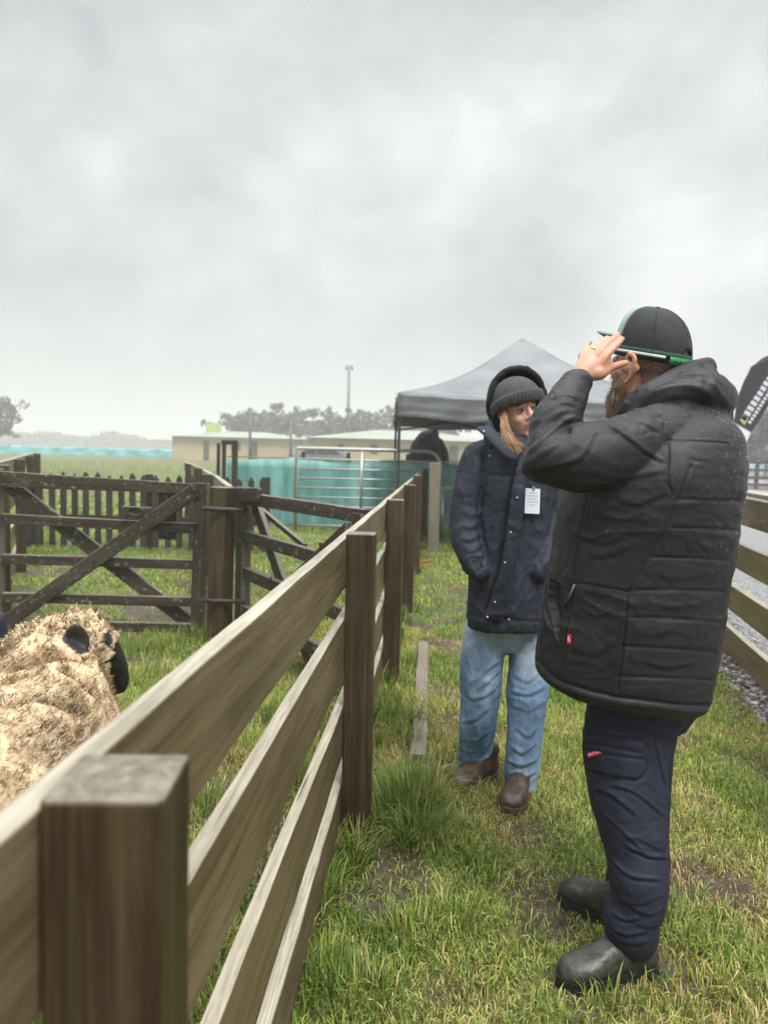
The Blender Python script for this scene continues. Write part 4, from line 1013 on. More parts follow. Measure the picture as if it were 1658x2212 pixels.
def boot(name, o, f, parent, m_up, m_sole, k=1.0, shaft=.20, label=None, toe_w=1.0, sx=0.0, wrinkle=.004):
    h = Local(o, f); S = k
    sec = [(-.108, .022, .020, .055), (-.100, .034, .040, .060), (-.07, .041, .056, .066), (-.02, .042, .058, .066), (.04, .045, .050, .058), (.09, .051 * toe_w, .039, .048), (.135, .051 * toe_w, .034, .043), (.168, .042 * toe_w, .027, .037), (.188, .024 * toe_w, .016, .030)]
    lf = loft([(h.p(x * S, .006 * S if x > .05 else 0, z * S), h.v(0, a * S, 0), h.v(0, 0, b * S)) for x, a, b, z in sec], 24, sub=3, power=2.3)
    sh = limb([(h.p((-.052 + sx * .7) * S, 0, .06 * S), .044 * S, .050 * S, h.l), (h.p((-.058 + sx) * S, 0, .11 * S), .043 * S, .052 * S, h.l), (h.p((-.062 + sx) * S, 0, shaft * S), .048 * S, .056 * S, h.l)], 24, 3)
    ins = h.limb([((-.05 * S, 0, .125 * S), .036 * S, .030 * S), ((.02 * S, 0, .088 * S), .036 * S, .028 * S), ((.07 * S, 0, .060 * S), .036 * S, .020 * S)], 16, 3)
    me = fuse([lf, sh, ins], .004, 6, .5, name)
    sb_ = Sculpt(me)
    for k in range(7):
        x = (.015 + .011 * k + random.uniform(-.004, .004)) * S; sb_.line([h.p(x, -.05 * S, .05 * S), h.p(x - .008 * S, -.02 * S, .095 * S - .35 * (x - .01)), h.p(x - .01 * S, .02 * S, .095 * S - .35 * (x - .01)), h.p(x, .05 * S, .05 * S)], -wrinkle * random.uniform(.4, 1.0), .0045)
    sb_.noise(wrinkle * .6, 30); sb_.noise(wrinkle * .25, 90); sb_.done()
    ang = np.linspace(0, 2 * np.pi, 40, endpoint=False); out = []
    xs = np.interp(np.cos(ang), [-1, 1], [-.116, .196]); 
    prof_x = [-.118, -.10, -.06, 0, .05, .10, .145, .178, .198]; prof_w = [0, .036, .044, .044, .048, .056, .054, .042, 0]
    V = []; Fc = []; nL = 3
    for z in (.0, .020, .026):
        for i, a in enumerate(ang):
            x = -.118 + (.316) * (1 - math.cos(a)) / 2; wv = np.interp(x, prof_x, prof_w) * (1 if a <= math.pi else -1) * toe_w
            V.append(h.p(x * S, wv * S + (.006 * S if x > .05 else 0), z * S))
    for l_ in range(2):
        for i in range(40): Fc.append((l_ * 40 + i, l_ * 40 + (i + 1) % 40, (l_ + 1) * 40 + (i + 1) % 40, (l_ + 1) * 40 + i))
    Fc.append(tuple(range(39, -1, -1))); Fc.append(tuple(range(80, 120)))
    b = link(name, me, m_up, parent)
    s = link('sole', np_mesh('sole', V, Fc), m_sole, b); return b, me, h
def fabric(name, c, rough=.6, var=.2, weave=700, bump=.15, scale=7, sheen=0.0, wet=0.0):
    m = MB(name); o = m.obj(); n = m.noise(o, scale, 4, .6)
    m.base(m.ramp(n, [(.3, tuple(x * (1 - var) for x in c)), (.7, tuple(x * (1 + var) for x in c))]), m.ramp(m.noise(o, scale * .6, 3), [(.4, rough - wet), (.6, rough)]))
    if sheen: m.b.inputs['Sheen Weight'].default_value = sheen
    m.b.inputs['Specular IOR Level'].default_value = .3
    m.bump(m.math('ADD', m.math('MULTIPLY', m.noise(o, weave, 2), .5), m.noise(o, 45, 4, .6)), bump, .004); return m.m
eye_white = MB('eye_white').base((.34, .30, .28), .25).m
def skin_mat(name, c, red):
    m = MB(name); o = m.obj(); n = m.noise(o, 14, 4, .6)
    m.base(m.ramp(n, [(.32, red), (.66, c)]), .45); m.b.inputs['Subsurface Weight'].default_value = .12; m.b.inputs['Subsurface Radius'].default_value = (.012, .005, .003); m.b.inputs['Subsurface Scale'].default_value = .5
    m.bump(m.noise(o, 260, 3), .12, .002); return m.m
def strands(me_src, n, seed, keep, flow, ln, wd, cols, lift=.0, curl=.3):
    """Hair: thin tapering ribbons lying along flow on a surface."""
    p, q = sample_surface(me_src, n, seed); k = keep(p, q); p, q = p[k], q[k]; n = len(p); r = np.random.default_rng(seed)
    fl_ = flow(p, q); fl_ = fl_ - q * (fl_ * q).sum(1)[:, None] * .6 + q * lift + r.normal(size=(n, 3)) * curl; fl_ /= np.linalg.norm(fl_, axis=1)[:, None]
    fl2 = fl_ + r.normal(size=(n, 3)) * curl * 1.2 - q * .15; fl2 /= np.linalg.norm(fl2, axis=1)[:, None]
    s = np.cross(fl_, q); s /= np.maximum(np.linalg.norm(s, axis=1), 1e-6)[:, None]; w_ = (wd * (.6 + .8 * r.random(n)))[:, None]; L_ = (ln * (.6 + .7 * r.random(n)))[:, None]
    a = p - q * .001; b = a + fl_ * L_ * .55 + q * .0015; c = b + fl2 * L_ * .45
    V = np.stack([a - s * w_, a + s * w_, b + s * w_ * .8, b - s * w_ * .8, c], 1).reshape(-1, 3)
    bb = (np.arange(n) * 5)[:, None]; me = fast_mesh('strands', V, (bb + np.array([[0, 1, 2, 3, 3, 2, 4]])).ravel(), ((np.arange(n) * 7)[:, None] + np.array([[0, 4]])).ravel(), np.tile([4, 3], n)); smooth(me)
    cc = np.array(cols)[r.integers(0, len(cols), n)] * (.75 + .5 * r.random(n))[:, None]
    set_attr(me, 'col', np.concatenate([np.repeat(cc, 5, 0), np.ones((n * 5, 1))], 1)); return me
m = MB('hair'); m.base(m.attr('col', 'Color'), .4); hair_m = m.m
# ================================================================== MAN IN BLACK COAT
man_loc = (.72, 2.2, 0)
man = thing('person', 'man in black padded coat, navy work trousers and cap, raising a hand to his brow', 'person', man_loc)
f = Vector((-.90, .436, 0)).normalized(); l = Vector((-f.y, f.x, 0))
def zrow(z, Lx, Rx, d=2.17, asp=1.2, tilt=0.0, k=1.0):
    t = (CAMZ - z); px = (Lx + Rx) / 2; X = (px - 829) / F * d; X += (z - CAMZ) * math.sin(R(ROLL)) * 1.0
    hw = (Rx - Lx) / 2 * d / F; b = hw / math.sqrt((asp * l.x) ** 2 + f.x ** 2) * k
    return (Vector((X, d, z)), l * b * asp, f * b + Vector((0, 0, tilt)))
rows = [(.727, 1202, 1546), (.737, 1190, 1556), (.77, 1184, 1562), (.85, 1186, 1570), (.95, 1193, 1576), (1.05, 1200, 1582), (1.15, 1205, 1588), (1.25, 1205, 1596), (1.33, 1212, 1601), (1.40, 1238, 1597), (1.45, 1272, 1585), (1.49, 1318, 1556), (1.525, 1352, 1512)]
secs = []
for z, a, b in rows:
    asp = np.interp(z, [.7, 1.2, 1.4, 1.53], [1.10, 1.18, 1.22, 1.15]); secs.append(zrow(z, a, b, 2.17, asp, .03 if z < 1.2 else .0))
torso = loft(secs, 64, sub=4, power=2.15)
SH = P(1428, 958, 2.03); EL = P(1178, 988, 1.935); WR = P(1243, 830, 2.085)
sleeve = limb([(P(1500, 962, 2.12), .10, .085, (0, 0, 1)), (SH, .104, .09, (0, 0, 1)), (P(1330, 977, 1.975), .092, .088, (0, 0, 1)), (P(1240, 990, 1.94), .084, .084, (0, 0, 1)), (P(1180, 985, 1.935), .074, .078, (0, 0, 1)), (P(1194, 925, 1.975), .061, .062, (0, 0, 1)), (P(1222, 872, 2.03), .056, .054, (0, 0, 1)), (P(1238, 838, 2.075), .046, .044, (0, 0, 1)), (P(1250, 822, 2.095), .037, .037, (0, 0, 1))], 32, 5)
# far arm hangs at his side
rs = secs[9][0] - l * .25; rsl = limb([(rs + l * .05 + Vector((0, 0, .0)), .085, .09), (rs - l * .02 + Vector((0, 0, -.14)), .082, .085), (rs - l * .035 + f * .01 + Vector((0, 0, -.32)), .07, .072), (rs - l * .02 + f * .06 + Vector((0, 0, -.46)), .06, .06), (rs + f * .09 + Vector((0, 0, -.57)), .046, .046)], 28, 5)
coat = fuse([torso, sleeve, rsl], .0042, 6, .5, 'coat')
sc = Sculpt(coat)
X, Y = proj_np(sc.V); front = facing(sc.V, sc.N)
low = np.clip((1.42 - sc.V[:, 2]) / .3, 0, 1)
# quilted back panels: puffed between stitched rows
qrows = [[(1462, 1078), (1530, 1080), (1597, 1082)], [(1450, 1139), (1520, 1141), (1595, 1147)], [(1404, 1203), (1500, 1206), (1588, 1213)], [(1357, 1275), (1460, 1274), (1577, 1278)], [(1354, 1332), (1460, 1336), (1566, 1345)], [(1344, 1395), (1450, 1401), (1560, 1411)], [(1332, 1461), (1430, 1464), (1545, 1469)]]
for q in qrows: sc.photo(q, -.0040, .0030, False); sc.photo([(x, y + 26) for x, y in q], .0016, .020, False)
# seams
for q in ([(1272, 1058), (1252, 1150), (1238, 1258), (1225, 1340), (1213, 1440), (1210, 1468)], [(1492, 1005), (1455, 1100), (1420, 1170), (1385, 1235), (1358, 1277)], [(1238, 1257), (1300, 1267), (1360, 1278)],
          [(1353, 1280), (1350, 1340), (1340, 1430), (1332, 1492)], [(1444, 950), (1500, 951), (1570, 957)], [(1434, 915), (1442, 970), (1440, 1035), (1448, 1062)]):
    sc.photo(q, -.0050, .0030, False); sc.photo([(x + 6, y - 1) for x, y in q], .0020, .004, False)
hem = [(1156, 1424), (1192, 1460), (1240, 1481), (1310, 1501), (1390, 1513), (1470, 1522), (1538, 1522)]
sc.photo(hem, -.006, .0045, False); sc.photo([(x, y + 12) for x, y in hem], .004, .010, False)
# open pocket with the front edge standing off
region(sc, [(1188, 1250), (1183, 1300), (1206, 1388), (1211, 1300), (1207, 1262)], -.022)
sc.photo([(1184, 1240), (1177, 1300), (1180, 1335), (1207, 1392)], .006, .006)
# sleeve folds: gathered at the crook of the elbow
for q, a in (([(1262, 884), (1215, 868), (1172, 895), (1150, 930)], .007), ([(1268, 893), (1218, 888), (1172, 922), (1138, 965)], .008), ([(1272, 902), (1228, 906), (1178, 945), (1130, 990)], .008), ([(1255, 865), (1222, 848), (1188, 862)], .006), ([(1276, 912), (1240, 930), (1200, 960), (1146, 1000)], .007),
              ([(1285, 918), (1275, 950), (1255, 985), (1215, 1002), (1150, 1012)], .008), ([(1300, 908), (1345, 935), (1390, 972), (1438, 1000)], .009), ([(1310, 900), (1370, 905), (1430, 930)], .006), ([(1320, 893), (1380, 885), (1430, 900)], .006), ([(1290, 1030), (1360, 1030), (1440, 1015)], .006), ([(1180, 1030), (1260, 1042), (1380, 1040)], .005)):
    sc.crease(q, a, .0085)
for q, a in (([(1240, 1150), (1300, 1170), (1360, 1150)], .004), ([(1260, 1200), (1320, 1195), (1380, 1170)], .004), ([(1250, 1310), (1290, 1330), (1330, 1310)], .004), ([(1230, 1395), (1280, 1410), (1330, 1380)], .005), ([(1215, 1430), (1260, 1425), (1310, 1450)], .004), ([(1380, 1425), (1440, 1440), (1500, 1430)], .004), ([(1400, 1370), (1450, 1362), (1500, 1380)], .0035), ([(1410, 1240), (1470, 1250), (1530, 1240)], .0035), ([(1330, 1075), (1380, 1085), (1440, 1060)], .006), ([(1300, 1110), (1350, 1120), (1400, 1100)], .004), ([(1480, 1190), (1530, 1180), (1570, 1190)], .003), ([(1390, 1300), (1450, 1310), (1500, 1298)], .0035), ([(1220, 1100), (1228, 1180), (1220, 1230)], .004)):
    sc.crease(q, a, .010)
sc.noise(.0050, 6, (1, 1, 1.6)); sc.noise(.0008, 40, (1, 1, 1.4)); sc.ridge(.0030, 5, (1, 1, 2.0)); sc.ridge(-.0014, 11, (1, 1, 1.8))
sc.done()
coat_m = fabric('black_softshell', (.0160, .0160, .0182), .58, .22, 900, .22, 9, wet=.14)
coat_o = link('coat', coat, coat_m, man)
csc = Sculpt.__new__(Sculpt); csc.me = None
tmpm = bpy.data.meshes.new('tmp'); bm = bmesh.new(); bm.from_mesh(coat); bm.to_mesh(tmpm); bm.free(); tmpm.transform(Matrix.Translation(Vector(man_loc))); coat_w = Sculpt(tmpm)
# red woven tab, zip puller
red = plain('red_woven_label', (.55, .012, .045), .5, .1, 40); whi = plain('white_stitching', (.80, .74, .76), .5, .05, 40)
tab, c, rx, uy, nn, d = patch('label_tab', coat_w, 1230, 1380, 9, 20, .05, red, coat_o, .004, .001)
for a, b, w_, h_ in ((-.6, 4.6, 5, 1.5), (-2.4, 2.4, 1.4, 5), (-.2, .4, 5, 1.5), (2.0, -2.2, 1.4, 5), (-.6, -4.8, 5, 1.5)):       # white S of squared strokes
    p0 = c + rx * a * d + uy * b * d
    link('emblem_stroke', board_mesh(p0 - rx * w_ * d / 2, p0 + rx * w_ * d / 2, h_ * d, .0012, up=nn, bev=0), whi, tab)
zm = MB('gunmetal').base((.16, .16, .17), .3, Metallic=.9).m
h0, h1, h2 = coat_w.hit(1240, 1262)[0], coat_w.hit(1229, 1288)[0], coat_w.hit(1217, 1310)[0]
off = Vector((-.2, -1, .1)) * .006
link('zip_puller', pipe_mesh([h0 + off, h1 + off * 1.3, h2 + off], [.004, .0032, .004], 8), zm, coat_o)
# hood bunched behind the neck
hood = fuse([
    limb([(P(1338, 905, 2.12), .020, .018), (P(1366, 872, 2.10), .026, .022), (P(1415, 838, 2.10), .028, .022), (P(1470, 806, 2.14), .026, .022), (P(1524, 786, 2.22), .022, .020), (P(1532, 798, 2.34), .020, .02)], 20, 5),
    limb([(P(1360, 900, 2.10), .026, .026), (P(1425, 866, 2.08), .048, .045), (P(1490, 842, 2.12), .075, .060), (P(1540, 862, 2.2), .065, .060), (P(1545, 880, 2.3), .04, .05)], 24, 5),
    limb([(P(1400, 878, 2.07), .02, .02), (P(1470, 884, 2.07), .026, .026), (P(1530, 898, 2.12), .030, .03), (P(1568, 903, 2.2), .022, .026)], 20, 5),
    ball(P(1512, 828, 2.20), (.050, .07, .060), 3), ball(P(1535, 870, 2.2), (.060, .08, .050), 3),
    ball(P(1430, 870, 2.2), (.11, .12, .05), 3)], .0055, 5, .5, 'hood')
sc = Sculpt(hood)
for q, a in (([(1385, 862), (1440, 838), (1500, 836), (1550, 862)], .008), ([(1400, 842), (1450, 815), (1510, 810), (1540, 826)], -.010), ([(1470, 800), (1500, 796), (1535, 798)], -.005), ([(1490, 815), (1530, 822), (1552, 850), (1575, 875)], .006), ([(1420, 870), (1480, 866), (1540, 888)], -.006), ([(1350, 868), (1385, 830), (1435, 802)], -.005)):
    sc.photo(q, a, .011)
sc.noise(.004, 16); sc.noise(.002, 40); sc.done(); link('hood', hood, coat_m, coat_o)

# ---- head
hf = Vector((-.64, .76, .0)); tl_ = .13
HC = P(1399, 783, 2.25)
H = Local(HC, hf + Vector((0, 0, tl_)), Vector((.0, .0, 1)))
trz = zrow(1.3, 1225, 1590, 2.17)[0]
sh_l = Vector(SH) + Vector((0, 0, -.01)); core = [
    limb([(Vector((trz.x, 2.17, .80)), .16, .13, l), (Vector((trz.x, 2.17, 1.05)), .18, .15, l), (Vector((trz.x + .01, 2.17, 1.30)), .19, .14, l), (Vector((trz.x + .01, 2.17, 1.42)), .15, .11, l), (Vector((trz.x, 2.19, 1.50)), .075, .07, l), (H.p(-.03, 0, -.10), .062, .064, l), (H.p(-.02, 0, -.02), .058, .06, l)], 28, 4),
    limb([(Vector((trz.x, 2.15, 1.37)), .07, .07), (SH, .06, .06), (P(1300, 983, 1.955), .052, .052), (P(1182, 982, 1.94), .046, .046), (P(1215, 880, 2.03), .036, .036), (P(1247, 824, 2.09), .028, .023)], 20, 5),
    limb([(rs + l * .08, .06, .06), (rs - l * .02 + Vector((0, 0, -.14)), .055, .055), (rs - l * .035 + f * .01 + Vector((0, 0, -.32)), .045, .045), (rs - l * .02 + f * .06 + Vector((0, 0, -.46)), .036, .036), (rs + f * .09 + Vector((0, 0, -.59)), .027, .022)], 18, 5)]
# raised hand, fingers measured on the photograph, lying against the brow and cap
hs = Local(P(1250, 819, 2.095), P(1302, 762, 2.135) - P(1250, 819, 2.095), (0, -1, 0))
def fing(pts, rad): return limb([(P(a, b, c), r_, r_) for (a, b, c), r_ in zip(pts, rad)], 14, 4)
core += [limb([(P(1240, 829, 2.09), .026, .021), (P(1258, 806, 2.098), .030, .018), (P(1276, 786, 2.108), .038, .017), (P(1289, 770, 2.118), .041, .015), (P(1295, 762, 2.124), .038, .012)], 20, 4),
         limb([(P(1262, 808, 2.10), .018, .016), (P(1290, 805, 2.10), .022, .018), (P(1303, 800, 2.11), .016, .014)], 16, 4),
         fing([(1256, 785, 2.11), (1254, 768, 2.12), (1262, 754, 2.135), (1268, 744, 2.15), (1274, 738, 2.165)], (.0085, .0086, .0082, .0076, .0066)),
         fing([(1270, 785, 2.105), (1272, 765, 2.115), (1286, 748, 2.13), (1299, 737, 2.15), (1311, 729, 2.17)], (.0095, .0096, .0092, .0084, .0072)),
         fing([(1284, 785, 2.105), (1291, 764, 2.11), (1308, 745, 2.125), (1322, 732, 2.15), (1334, 721, 2.175)], (.0100, .0100, .0095, .0087, .0074)),
         fing([(1296, 788, 2.10), (1308, 769, 2.105), (1323, 753, 2.12), (1335, 741, 2.145), (1344, 731, 2.165)], (.0100, .0100, .0095, .0086, .0073)),
         fing([(1268, 812, 2.10), (1296, 810, 2.10), (1315, 796, 2.115), (1334, 788, 2.13), (1352, 783, 2.145)], (.016, .0135, .0115, .0105, .0085))]
hr = Local(rs + f * .09 + Vector((0, 0, -.59)), Vector((.03, .02, -1)), -l); core += hand_parts(hr, 1.05)
core += head_parts(H, 1.04, ear=1.35, edx=.010, edz=-.016)
LEG_N = [(1375, 1520, 2.11), (1354, 1640, 2.06), (1366, 1780, 2.02), (1379, 1900, 1.97), (1370, 2000, 1.968)]
LEG_F = [(1395, 1500, 2.27), (1380, 1640, 2.29), (1378, 1780, 2.30), (1375, 1880, 2.29), (1352, 1965, 2.275)]
for lg in (LEG_N, LEG_F): core.append(limb([(P(*q), r_, r_) for q, r_ in zip(lg, (.07, .07, .055, .048, .038))], 20, 4))
mb = fuse(core, .004, 4, .5, 'body')
skin = skin_mat('ruddy_skin', (.56, .30, .20), (.46, .20, .13))
body_o = link('body', mb, skin, man); eyes(H, 1.04, man)
tmpb = bpy.data.meshes.new('tmp'); bm = bmesh.new(); bm.from_mesh(mb); bm.to_mesh(tmpb); bm.free(); tmpb.transform(Matrix.Translation(Vector(man_loc)))
HMi = np.array(H.mat().inverted())
def loc_h(p): return p @ HMi[:3, :3].T + HMi[:3, 3]
def beard_keep(p, q):
    a = loc_h(p); return (np.abs(a[:, 1]) < .084) & (a[:, 0] > .020 + .3 * np.clip(a[:, 2] + .09, 0, 1)) & (a[:, 2] < -.028 - .45 * np.clip(a[:, 0] - .06, 0, 1) * 0) & (a[:, 2] > -.16) & (np.linalg.norm(a[:, :2], axis=1) < .14) & ~((a[:, 0] > .085) & (np.abs(a[:, 1]) < .02) & (a[:, 2] > -.075)) & ~((np.abs(a[:, 1]) < .05) & (a[:, 0] > .05) & (a[:, 2] > -.045))
bcols = [(.20, .115, .062), (.30, .18, .10), (.13, .075, .042), (.36, .26, .18)]
dn = np.array(H.u) * -1; ff = np.array(H.f)
st1 = strands(tmpb, 70000, 3, beard_keep, lambda p, q: np.tile(dn * 1.0 + ff * .35, (len(p), 1)), .018, .0008, bcols, .25, .22)
bulk = fuse([H.ball((.060, 0, -.112), (.044, .046, .042)), H.ball((.070, 0, -.140), (.030, .034, .036)), H.ball((.050, .040, -.098), (.026, .014, .024)), H.ball((.050, -.040, -.098), (.026, .014, .024))], .006, 6, .5, 'beard')
st2 = strands(bulk, 16000, 5, lambda p, q: np.ones(len(p), bool), lambda p, q: np.tile(dn * 1.2 + ff * .1, (len(p), 1)), .024, .0009, bcols, .25, .25)
me_b = join_meshes([st1, st2], 'beard')
beard = link('beard', bulk, plain('beard_base', (.12, .072, .044), .8, .35, 70), man); link('beard_hair', me_b, hair_m, beard)
def crop_keep(p, q):
    a = loc_h(p); return (np.abs(a[:, 1]) < .082) & (a[:, 2] > -.075) & (a[:, 2] < .05) & (a[:, 0] < -.012 - .35 * np.clip(-a[:, 2] - .02, 0, 1)) & (np.linalg.norm(a[:, :2], axis=1) < .11) | ((np.abs(a[:, 1]) < .078) & (a[:, 0] > .012) & (a[:, 0] < .035) & (a[:, 2] > -.03) & (a[:, 2] < .04) & (np.abs(a[:, 1]) > .05))
hairs = strands(tmpb, 300000, 9, crop_keep, lambda p, q: np.tile(dn - ff * .3, (len(p), 1)), .009, .00045, [(.13, .09, .065), (.20, .15, .115), (.09, .062, .045)], .5, .25)
link('hair', hairs, hair_m, man)
# ring on the ring finger
rc = P(1279, 757, 2.122); rd = (P(1286, 748, 2.13) - P(1272, 765, 2.115)).normalized(); ra = rd.orthogonal().normalized(); rb = rd.cross(ra)
link('ring', pipe_mesh([rc + ra * .0108 * math.cos(a) + rb * .0108 * math.sin(a) for a in np.linspace(0, 6.283, 24, endpoint=False)], .0024, 8, True), MB('silver').base((.7, .7, .7), .2, Metallic=1.0).m, man)
# ---- cap
CO = Local(P(1409, 757, 2.25), hf + Vector((0, 0, .17)), Vector((-.02, 0, 1)))
def cap_pt(th, t):
    """th around (0 = front), t from the sweatband 0 to the crown button 1."""
    a = math.cos(th); g_ = t * math.pi / 2; r_ = math.cos(g_) ** .78; zf = math.sin(g_)
    rx_, ry_ = .110, .095
    lift = .016 * max(0, a) * math.sin(math.pi * t)
    return CO.p((rx_ * a) * r_ + .010 * zf, ry_ * math.sin(th) * r_, -.002 + .118 * zf + lift - .012 * (1 - t) * (1 - a) * .5)
nth, ntt = 96, 18
def panel(name, keep, m_, off=0.0):
    V = []; Fc = []; idx = {}
    for i in range(nth):
        for j in range(ntt):
            if not keep((i + .5) / nth * 2 * math.pi, (j + .5) / ntt): continue
            q = []
            for a, b in ((i, j), (i + 1, j), (i + 1, j + 1), (i, j + 1)):
                key = (a % nth, b) if b < ntt else ('top', 0)
                if key not in idx: idx[key] = len(V); V.append(cap_pt(a / nth * 2 * math.pi, min(b / ntt, .999)))
                if idx[key] not in q: q.append(idx[key])
            Fc.append(q)
    me = np_mesh(name, V, Fc); smooth(me); return me
def wrap(a): return (a + math.pi) % (2 * math.pi) - math.pi
is_front = lambda th, t: abs(wrap(th)) < 1.02
opening = lambda th, t: abs(wrap(th - math.pi)) < .26 and t < .13 * math.sqrt(max(0, 1 - (wrap(th - math.pi) / .26) ** 2))
char = fabric('charcoal_cap_cloth', (.030, .030, .033), .75, .25, 500, .35, 20)
pale = fabric('pale_green_cap_front', (.30, .40, .36), .6, .12, 500, .2, 20)
me = panel('crown', lambda th, t: not is_front(th, t) and not opening(th, t), char)
cap = tag(link('cap', me, char, man), '', '') if False else link('cap', me, char, man)
s_ = cap.modifiers.new('thick', 'SOLIDIFY'); s_.thickness = .003; s_.offset = 1
fp = link('front_panel', panel('front', lambda th, t: is_front(th, t), pale), pale, cap); s_ = fp.modifiers.new('thick', 'SOLIDIFY'); s_.thickness = .004; s_.offset = 1
for th in (1.02, 2.05, math.pi, -2.05, -1.02):
    pts = [cap_pt(th, t) + (cap_pt(th, t) - CO.p(0, 0, .02)).normalized() * .0035 for t in np.linspace(.0 if abs(abs(wrap(th)) - math.pi) > .3 else .32, .985, 16)]
    link('seam', pipe_mesh(pts, .0013, 6), char, cap)
link('button', ball(cap_pt(0, .999) + Vector((0, 0, .003)), (.008, .008, .004), 2), char, cap)
dkg = fabric('dark_green_trim', (.020, .065, .045), .6, .2, 500, .2, 20); wtrim = plain('white_trim', (.62, .63, .62), .5, .1, 30)
def band(z0, z1, th0, th1, m_, name, off):
    V = []; Fc = []; n_ = 48
    for i in range(n_ + 1):
        th = th0 + (th1 - th0) * i / n_
        for t_, z in ((0, z0), (0, z1)):
            q = cap_pt(th, 0.0); c0 = CO.p(0, 0, 0); rd_ = (q - c0); rd_ -= CO.u * rd_.dot(CO.u); rd_.normalize(); V.append(q + rd_ * off + CO.u * z)
    for i in range(n_): Fc.append((2 * i, 2 * i + 2, 2 * i + 3, 2 * i + 1))
    me = np_mesh(name, V, Fc); smooth(me); o = link(name, me, m_, cap); s = o.modifiers.new('thick', 'SOLIDIFY'); s.thickness = .0025; return o
band(-.006, .010, .45, 2 * math.pi - .45, dkg, 'sweatband', .0035)
band(-.020, -.006, .45, math.pi - .44, fabric('black_band', (.015, .015, .017), .6), 'lower_band', .001); band(-.020, -.006, math.pi + .44, 2 * math.pi - .45, bpy.data.materials['black_band'], 'lower_band', .001)
band(-.009, -.001, .45, math.pi - .75, wtrim, 'piping', .0065); band(-.009, -.001, math.pi + .75, 2 * math.pi - .45, wtrim, 'piping', .0065)
gstrap = plain('green_plastic_strap', (.012, .20, .065), .35, .1, 40)
stp = band(-.022, .000, math.pi - .62, math.pi + .62, gstrap, 'snap_strap', .004)
for k in range(7):
    th = math.pi + .5 - k * .16; q = cap_pt(th, 0); rd_ = q - CO.p(0, 0, 0); rd_ -= CO.u * rd_.dot(CO.u); rd_.normalize()
    link('stud', ball(q + rd_ * .007 + CO.u * -.011, (.0032, .0032, .0032), 1), plain('dark_green_stud', (.006, .06, .025), .4) if k == 0 else bpy.data.materials['dark_green_stud'], stp)
V = []; Fc = []; n_ = 28
for k, t in enumerate(np.linspace(0, 1, 9)):
    for i in range(n_ + 1):
        th = -1.12 + 2.24 * i / n_; base_ = cap_pt(th, 0.0); c0 = CO.p(0, 0, 0); v_ = base_ - c0
        x = v_.dot(CO.f); y = v_.dot(CO.l); ext = .078 * math.sqrt(max(0, 1 - (th / 1.15) ** 2)) * t
        V.append(CO.p(x + ext, y * (1 + .06 * t), .004 + .034 * t - .012 * (abs(y) / .098) ** 2 * (.3 + .7 * t)))
for k in range(8):
    for i in range(n_): Fc.append((k * (n_ + 1) + i, k * (n_ + 1) + i + 1, (k + 1) * (n_ + 1) + i + 1, (k + 1) * (n_ + 1) + i))
me = np_mesh('brim', V, Fc); smooth(me); br = link('brim', me, fabric('grey_green_brim', (.15, .19, .175), .6, .12, 500, .2, 20), cap); s_ = br.modifiers.new('thick', 'SOLIDIFY'); s_.thickness = .004

# ---- trousers
HEEL_N, TOE_N = G(1400, 2095), G(1196, 2122); _d = (TOE_N - HEEL_N).normalized(); BO_N = TOE_N - _d * .198 * .95; BL = Local(BO_N, _d)
def prow(px, py, d, r1, r2): return (P(px, py, d), r1, r2, Vector((1, 0, 0)))
near_leg = limb([prow(1390, 1480, 2.12, .135, .135), prow(1362, 1560, 2.09, .124, .125), prow(1350, 1640, 2.07, .113, .115), prow(1357, 1720, 2.04, .104, .106), prow(1369, 1800, 2.01, .089, .096), prow(1376, 1850, 1.99, .080, .086), prow(1379, 1900, BL.p(-.03, 0, .2).y, .076, .080), prow(1377, 1950, BL.p(-.03, 0, .2).y, .071, .074), (BL.p(-.026, 0, .155), .073, .070, Vector((1, 0, 0))), (BL.p(-.030, 0, .12), .072, .068, Vector((1, 0, 0))), (BL.p(-.036, 0, .092), .066, .062, Vector((1, 0, 0)))], 36, 5)
far_leg = limb([prow(1410, 1470, 2.27, .135, .13), prow(1380, 1560, 2.29, .115, .12), prow(1380, 1660, 2.30, .094, .11), prow(1380, 1760, 2.30, .088, .10), prow(1374, 1850, 2.295, .084, .085), prow(1362, 1925, 2.28, .080, .08), prow(1352, 1975, 2.275, .072, .07)], 32, 5)
hips = limb([(P(1400, 1380, 2.19), .21, .17, l), (P(1398, 1460, 2.19), .20, .165, l), (P(1395, 1510, 2.19), .17, .15, l)], 32, 4)
tr = fuse([near_leg, far_leg, hips], .0045, 4, .5, 'trousers'); sc = Sculpt(tr)
region(sc, [(1262, 1585), (1380, 1602), (1396, 1622), (1396, 1660), (1376, 1682), (1320, 1675), (1264, 1660)], .005)
sc.photo([(1262, 1620), (1330, 1632), (1394, 1640)], -.004, .004, False)
for q in ([(1262, 1584), (1320, 1592), (1380, 1602)], [(1394, 1612), (1397, 1660), (1378, 1684), (1320, 1677), (1262, 1661)], [(1400, 1560), (1420, 1640), (1438, 1720), (1446, 1800)], [(1268, 1606), (1330, 1616), (1390, 1626)]): sc.photo(q, -.0035, .0035, False)
